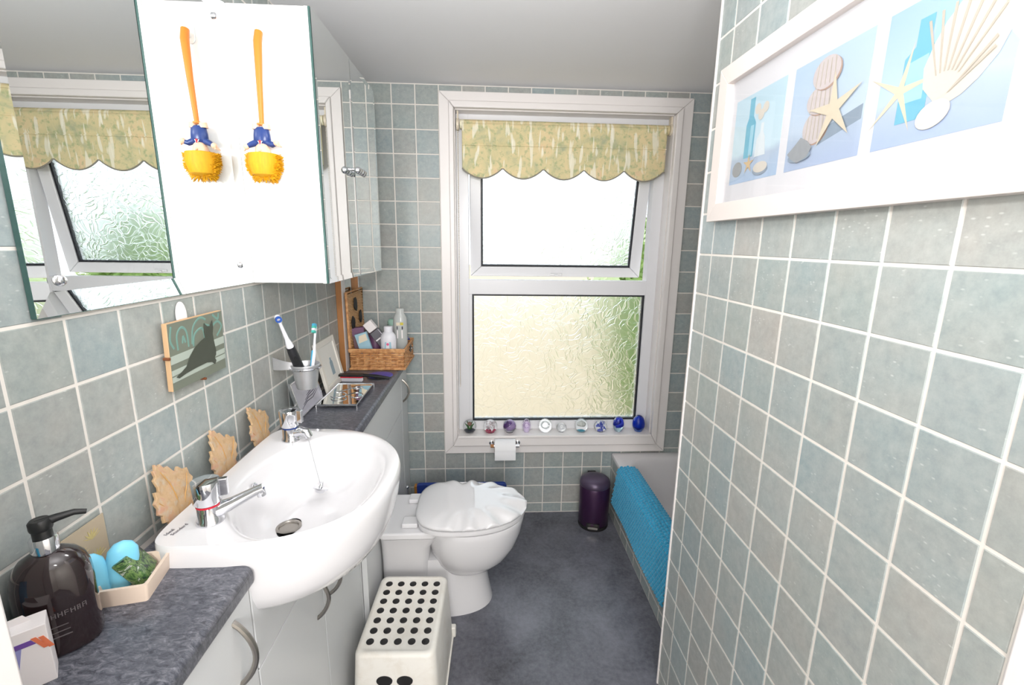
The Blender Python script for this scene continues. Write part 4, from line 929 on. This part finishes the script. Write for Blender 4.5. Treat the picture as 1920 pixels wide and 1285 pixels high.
MB().tube([(.098, 0, .025), (.120, 0, .024), (.150, 0, .021), (.205, 0, .014)], [.007, .0065, .0085, .006], 12).build('handle', M['pump'], hb, smooth=True)
M['indigo'] = plain('indigo_plastic', C(70, 76, 178), .35)
hm = thing('hand_mirror', 'round indigo-backed hand mirror lying under the hairbrush handle', 'hand mirror', (.190, -.362, KZ))
MB().lathe([(.044, .0003), (.049, .002), (.050, .006)], 40, sx=1.1).build('rim', M['steel'], hm, smooth=True)
MB().lathe([(.049, .0062), (.047, .0085), (.001, .0095)], 40, sx=1.1).build('back', M['indigo'], hm, smooth=True)

# ------------------------------------------------------------------ wicker basket and its contents
def wicker_material():
    m = NT('wicker'); v = m.coord('Object'); n = m.noise(v, 60, 3); m.col(m.ramp(n, [(.3, C(168, 112, 66)), (.55, C(206, 152, 100)), (.75, C(226, 180, 128))])).p(.5); return m.mat
M['wicker'] = wicker_material(); M['wicker_pale'] = plain('pale_wicker', C(224, 178, 126), .5, var=.25, scale=60)
BX, BYc, BW, BD, BH = .158, -.140, .120, .125, .098       # centre, half sizes, height
wk = thing('wicker_basket', 'open wicker hamper with its lid tipped back in the corner', 'basket', (BX, BYc, KZ+.001))
def side_pts(row, hw, hd, z, amp):
    pts = []; per = [(-hw, -hd), (hw, -hd), (hw, hd), (-hw, hd)]
    for k in range(4):
        a, b_ = Vector(per[k]), Vector(per[(k+1) % 4]); n = 14; nrm = Vector(((b_-a).y, -(b_-a).x)).normalized()
        for i in range(n):
            q = a.lerp(b_, i/n)+nrm*amp*math.sin(math.pi*i/2+math.pi*(row % 2)); pts.append((q.x, q.y, z))
    return pts+pts[:1]
wv = MB()
for r_ in range(9): wv.tube(side_pts(r_, BW-.004, BD-.004, .010+r_*.0088, .0034), .0042, 6)
o = wv.build('weave', M['wicker'], wk, smooth=True); o['kind'] = 'stuff'
bx(-BW+.007, BW-.007, -BD+.007, BD-.007, .001, .004).build('base', M['wicker'], wk)
stk = MB()
for k in range(9):
    for s in (-1, 1): stk.tube([(-BW+.004+(2*BW-.008)*k/8, s*(BD-.004), .0), (-BW+.004+(2*BW-.008)*k/8, s*(BD-.004), BH-.004)], .0028, 6); stk.tube([(s*(BW-.004), -BD+.004+(2*BD-.008)*k/8, 0), (s*(BW-.004), -BD+.004+(2*BD-.008)*k/8, BH-.004)], .0028, 6)
o = stk.build('stakes', M['wicker'], wk, smooth=True); o['kind'] = 'stuff'
for z, r_ in ((BH-.006, .0055), (.005, .0055), (BH-.014, .0040)):
    MB().tube([(-BW, -BD, z), (BW, -BD, z), (BW, BD, z), (-BW, BD, z), (-BW, -BD, z)], r_, 8).build('braided_rim', M['wicker'], wk, smooth=True)
bx(BW-.004, BW+.0045, .010, .042, .050, .085).build('clasp_plate', plain('dark_bronze', C(82, 76, 70), .35, .8), wk, bevel=.002)
MB().sphere((BW+.007, .026, .066), .006, 12, 8).build('clasp_knob', M['steel'], wk, smooth=True)
ld = empty('lid', (-BW+.004, 0, BH), wk); ld.rotation_euler = (0, R(-0.8), 0)
lw = MB()
for r_ in range(34):
    z = .008+r_*.0068
    lw.tube([(.002*math.sin(math.pi*(i+r_)), -BD+.006+(2*BD-.012)*i/12+0, z) for i in range(13)] if False else [(.0022*(1 if (i+r_) % 2 else -1), -BD+.006+(2*BD-.012)*i/12, z) for i in range(13)], .0034, 6)
o = lw.build('lid_weave', M['wicker_pale'], ld, smooth=True); o['kind'] = 'stuff'
MB().tube([(0, -BD, .003), (0, BD, .003), (0, BD, .244), (0, -BD, .244), (0, -BD, .003)], .0058, 8).build('lid_rim', M['wicker'], ld, smooth=True)
rnd = random.Random(9)
for y, z, s in ((-.020, .185, 1.35), (.050, .118, 1.25), (-.072, .105, 1.35)):
    poly = [(s*(.021+rnd.uniform(-.003, .004))*math.cos(2*math.pi*j/11)*.8, s*(.024+rnd.uniform(-.003, .004))*math.sin(2*math.pi*j/11)) for j in range(11)]
    MB().prism(poly, lambda u, v, w: (w, y+u, z+v), .0052, .011).build('black_bow', M['black'], ld, bevel=.002)
def ctn(name, label, cat, loc, rot): return thing(name, label, cat, loc, rot, group='toiletries in the wicker basket')
M['frost_plastic'] = plain('frosted_plastic', C(222, 222, 228), .35, var=.03); M['clear_plastic'] = plain('cloudy_clear_plastic', C(186, 190, 188), .2, var=.06); M['mauve'] = plain('mauve_acrylic', C(124, 98, 104), .15, var=.15); M['mint'] = plain('mint_cap', C(150, 186, 172), .4); M['grey_acrylic'] = plain('smoke_acrylic', C(120, 118, 124), .1, .2); M['pink'] = plain('pink_dot', C(222, 96, 140), .5); M['sea_blue'] = plain('sea_blue_print', C(160, 198, 214), .5, var=.2, scale=50); M['yellow_print'] = plain('yellow_print', C(206, 190, 70), .5); M['plum'] = plain('plum_plastic', C(110, 76, 106), .4)
Z0 = KZ+.006
tc = ctn('talc_bottle', 'white talc bottle with a pink dot at the front of the basket', 'bottle', (.200, -.215, Z0), (0, 0, 0))
MB().lathe([(.028, 0), (.034, .005), (.035, .12), (.033, .142), (.024, .156), (.0185, .160), (.0185, .182), (.016, .185)], 32, sy=.8).build('body', M['frost_plastic'], tc, smooth=True)
MB().lathe([(.006, 0), (.001, .0006)], 14).xf(T(.002, -.0286, .108) @ RX(90)).build('dot', M['pink'], tc)
MB().prism([(-.014, .085), (.018, .085), (.016, .118), (-.010, .118)], lambda u, v, w: (u, -.0283+7*u*u+w, v), -.0004, 0).build('label', M['sea_blue'], tc)
lo = ctn('lotion_bottle', 'tall cloudy lotion bottle, the tallest in the basket', 'bottle', (.240, -.135, Z0), (0, 0, 0))
MB().lathe([(.028, 0), (.032, .005), (.032, .19), (.030, .212), (.022, .228), (.0195, .232), (.0195, .252), (.017, .255)], 32, sy=.75).build('body', M['clear_plastic'], lo, smooth=True)
for (x0, x1, z0, z1, mt) in ((-.014, .002, .178, .192, 'cream'), (.004, .018, .180, .192, 'yellow_print'), (-.012, .016, .160, .174, 'violet_dark'), (-.012, .014, .118, .156, 'carton')):
    MB().prism([(x0, z0), (x1, z0), (x1, z1), (x0, z1)], lambda u, v, w: (u, -.0242+9*u*u+w, v), -.0005, 0).build('label_print', M[mt], lo)
mv = ctn('mauve_bottle', 'square mauve bottle leaning at the left of the basket', 'bottle', (.082, -.205, Z0), (0, -6, 8))
bx(-.026, .026, -.014, .014, .0, .165).build('body', M['mauve'], mv, bevel=.004)
bx(-.027, .027, -.015, .015, .142, .180).build('cap', M['plum'], mv, bevel=.003)
bc = ctn('blue_carton', 'sea blue printed carton tilted against the mauve bottle', 'carton', (.122, -.232, Z0+.02), (0, -16, 0))
bx(-.027, .027, -.008, .008, .0, .142).build('box', M['sea_blue'], bc, bevel=.001)
MB().prism([(-.02, .10), (.022, .105), (.022, .135), (-.01, .132)], lambda u, v, w: (u, w, v), -.0088, -.0078).build('label_print', M['cream'], bc)
pf_ = ctn('perfume_bottle', 'smoky perfume bottle with a white square cap lying diagonally in the basket', 'bottle', (.178, -.186, Z0+.10), (0, -38, 0))
bx(-.024, .024, -.014, .014, -.03, .075).build('body', M['grey_acrylic'], pf_, bevel=.004); bx(-.020, .020, -.0145, -.0138, .030, .036).build('label_line', M['carton'], pf_)
bx(-.021, .021, -.016, .016, .078, .125).build('cap', M['carton'], pf_, bevel=.003)
mi = ctn('mint_bottle', 'bottle with a pale mint cap behind the talc bottle', 'bottle', (.196, -.085, Z0), (0, 0, 0))
MB().lathe([(.022, 0), (.024, .004), (.024, .168)], 24).build('body', M['frost_plastic'], mi, smooth=True); MB().lathe([(.0245, .1685), (.0245, .186), (.018, .196), (.001, .199)], 24).build('cap', M['mint'], mi, smooth=True)
pm = ctn('plum_jar', 'plum plastic jar between the mauve bottle and the white cap', 'jar', (.125, -.150, Z0), (0, 0, 0))
MB().lathe([(.026, 0), (.028, .004), (.028, .150), (.024, .156), (.001, .158)], 24).build('body', M['plum'], pm, smooth=True); MB().lathe([(.0285, .140), (.0285, .1565), (.020, .160), (.001, .161)], 24).build('lid', M['mauve'], pm, smooth=True)
sm_ = ctn('blue_clip', 'small blue hair clip on top of the basket contents by the far corner', 'hair clip', (.262, -.070, KZ+.098), (0, 0, 30))
bx(-.010, .010, -.004, .004, .0, .008).build('jaw', M['navy'], sm_, bevel=.002); MB().tube([(0, 0, .006), (.002, 0, .018)], [.004, .002], 8).build('tooth', M['navy'], sm_, smooth=True)

# ------------------------------------------------------------------ framed triple shell print on the right wall
M['pic_frame'] = plain('white_picture_frame', C(214, 205, 200), .4, var=.02, scale=8)
pic = thing('framed_print', 'long white-framed triple print of seashells and bottles on the tiled partition', 'picture', (W-.0035, -1.47, 1.506)); off = tuple(pic.location)
PX = W-.0035; FY0, FY1, FZa, FZb = -1.102, -1.850, 1.506, 1.853; bw = .041
mb = MB(); Pq = [(FY0, FZa), (FY1, FZa), (FY1, FZb), (FY0, FZb)]; Qq = [(FY0-bw, FZa+bw), (FY1+bw, FZa+bw), (FY1+bw, FZb-bw), (FY0-bw, FZb-bw)]
for k in range(4): MB().prism([Pq[k], Pq[(k+1) % 4], Qq[(k+1) % 4], Qq[k]], lambda u, v, w: (w, u, v), PX-.024, PX-.0003).build('frame_rail', M['pic_frame'], pic, bevel=.0015, off=off)
MB().prism(Qq, lambda u, v, w: (w, u, v), PX-.009, PX-.004).build('mount', plain('white_mount', C(200, 200, 204), .7, var=.01), pic, off=off)
def print_bg(name, top, mid, low):
    m = NT(name); tc_ = m.new('ShaderNodeTexCoord'); sp = m.new('ShaderNodeSeparateXYZ'); m.link(tc_.outputs['Generated'], sp.inputs[0]); v = m.coord('Object'); n = m.noise(v, 30, 3)
    ad = m.new('ShaderNodeMath', operation='MULTIPLY_ADD'); ad.inputs[1].default_value = .12; m.link(n, ad.inputs[0]); m.link(sp.outputs[2], ad.inputs[2])
    m.col(m.ramp(ad.outputs[0], [(.10, low), (.34, C(158, 172, 190)), (.42, mid), (1, top)])).p(.6); return m.mat
pbg = [print_bg('print_one', C(168, 192, 204), C(178, 198, 208), C(154, 174, 198)), print_bg('print_two', C(160, 180, 200), C(170, 184, 200), C(154, 168, 192)), print_bg('print_three', C(144, 170, 204), C(166, 186, 212), C(150, 166, 194))]
def pm_(name, c, **k): return plain(name, C(*c), .6, **k)
PB = {'bottle': pm_('print_bottle_blue', (104, 166, 188), var=.12), 'bottle_hi': pm_('print_bottle_pale', (146, 188, 204)), 'urchin': pm_('print_urchin', (188, 180, 180), var=.16, scale=160), 'star': pm_('print_starfish', (196, 186, 166), var=.1, scale=90), 'shell': pm_('print_shell', (194, 188, 178), var=.08), 'rib': pm_('print_shell_rib', (172, 164, 152)), 'grey': pm_('print_conch', (146, 150, 154), var=.2, scale=90), 'shade': pm_('print_shade', (128, 142, 156)), 'brown': pm_('print_brown', (160, 136, 122)), 'pebble': pm_('print_pebble', (204, 194, 184)), 'white': pm_('print_white', (196, 204, 208)), 'sand': pm_('print_sand_star', (190, 166, 130))}
def fish(cx, cy_, r, rot, k=.30, st=1):
    return [(cx+(r if i % 2 == 0 else r*k)*math.cos(R(rot+36*i))*st, cy_+(r if i % 2 == 0 else r*k)*math.sin(R(rot+36*i))) for i in range(10)]
def oval(cx, cy_, rx, ry, n=20, rot=0): return [(cx+rx*math.cos(2*math.pi*i/n)*math.cos(R(rot))-ry*math.sin(2*math.pi*i/n)*math.sin(R(rot)), cy_+rx*math.cos(2*math.pi*i/n)*math.sin(R(rot))+ry*math.sin(2*math.pi*i/n)*math.cos(R(rot))) for i in range(n)]
for pi_, (yl, yr) in enumerate(((-1.170, -1.350), (-1.374, -1.554), (-1.578, -1.758))):
    zb, zt = 1.586, 1.765
    pr = MB().prism([(yl, zb), (yr, zb), (yr, zt), (yl, zt)], lambda u, v, w: (w, u, v), PX-.0094, PX-.0090).build('print', pbg[pi_], pic, off=off)
    cnt = [0]
    def dec(name, poly, mt):
        cnt[0] += 1; d0 = PX-.0094-.00012*cnt[0]
        MB().prism(poly, lambda u, v, w: (w, yl+(yr-yl)*u, zb+(zt-zb)*v), d0-.0001, d0).build(name, PB[mt], pr, off=off)
    if pi_ == 0:
        dec('bottle_shape', [(.28, .28), (.48, .28), (.48, .66), (.42, .74), (.42, .95), (.32, .95), (.32, .74), (.28, .66)], 'bottle'); dec('bottle_light', [(.38, .30), (.45, .30), (.45, .64), (.38, .64)], 'bottle_hi')
        dec('vase', [(.52, .26), (.74, .26), (.70, .46), (.66, .52), (.66, .62), (.60, .62), (.60, .52), (.54, .46)], 'white')
        for u, v in ((.50, .80), (.66, .78), (.58, .72)): dec('flower', oval(u, v, .06, .06, 10), 'shell')
        dec('shell', oval(.17, .17, .11, .09), 'grey'); dec('starfish', fish(.42, .20, .12, 90), 'sand'); dec('shell_shade', oval(.68, .10, .15, .06), 'shade'); dec('shell', oval(.68, .13, .14, .06), 'shell')
    elif pi_ == 1:
        dec('cast_shade', [(.45, .18), (.98, .30), (.98, .42), (.60, .34)], 'shade')
        for u, v, rx, ry in ((.40, .36, .17, .15), (.44, .60, .19, .13), (.48, .82, .18, .14)):
            dec('urchin_shade', oval(u+.02, v-.015, rx, ry), 'brown'); dec('urchin', oval(u, v, rx, ry), 'urchin')
            for k in range(-2, 3): dec('urchin_rib', [(u+k*rx*.34-.006, v-ry*.75), (u+k*rx*.34+.006, v-ry*.75), (u+k*rx*.30+.006, v+ry*.75), (u+k*rx*.30-.006, v+ry*.75)], 'rib')
        dec('starfish', fish(.64, .46, .34, 96, .24), 'star'); dec('conch_shade', oval(.24, .12, .17, .05), 'shade'); dec('conch', [(.05, .17), (.16, .24), (.24, .30), (.34, .25), (.42, .18), (.36, .10), (.22, .06), (.12, .11)], 'grey')
    else:
        dec('bottle_back', [(.42, .30), (.78, .30), (.78, .92), (.42, .92)], 'bottle_hi')
        dec('bottle_shape', [(.20, .16), (.44, .16), (.44, .64), (.40, .68), (.40, .86), (.28, .86), (.28, .68), (.20, .62)], 'bottle'); dec('bottle_light', [(.24, .30), (.40, .30), (.40, .60), (.24, .58)], 'bottle_hi')
        dec('starfish', fish(.20, .40, .34, 78, .13), 'star')
        fan = [(.55, .25)]+[(.55+(.44+.012*(-1)**i)*math.cos(R(100-i*9.2)), .25+(.60+.02*(-1)**i)*math.sin(R(128-i*8.5))) for i in range(14)]+[(.80, .22)]
        dec('scallop', [(.50, .25), (.40, .36), (.38, .50), (.43, .64), (.50, .76), (.60, .86), (.72, .93), (.84, .92), (.93, .84), (.97, .70), (.96, .56), (.90, .42), (.80, .31), (.70, .24), (.58, .20)], 'shell')
        for i in range(9):
            a = R(112-i*10.5); dec('scallop_rib', [(.55+.16*math.cos(a)-.006, .27+.16*math.sin(a)), (.55+.16*math.cos(a)+.006, .27+.16*math.sin(a)), (.56+.52*math.cos(a)+.012, .27+.60*math.sin(a)*.98), (.56+.52*math.cos(a)-.010, .27+.60*math.sin(a)*.98)] if i < 7 else [(.60, .28), (.61, .28), (.88, .46+.06*(8-i)), (.87, .48+.06*(8-i))], 'rib')
        dec('pebble', oval(.52, .16, .13, .09, 20, 15), 'pebble')
o = MB().prism(Qq, lambda u, v, w: (w, u, v), PX-.0150, PX-.0135).build('glazing', M['picture_glass'], pic, off=off)
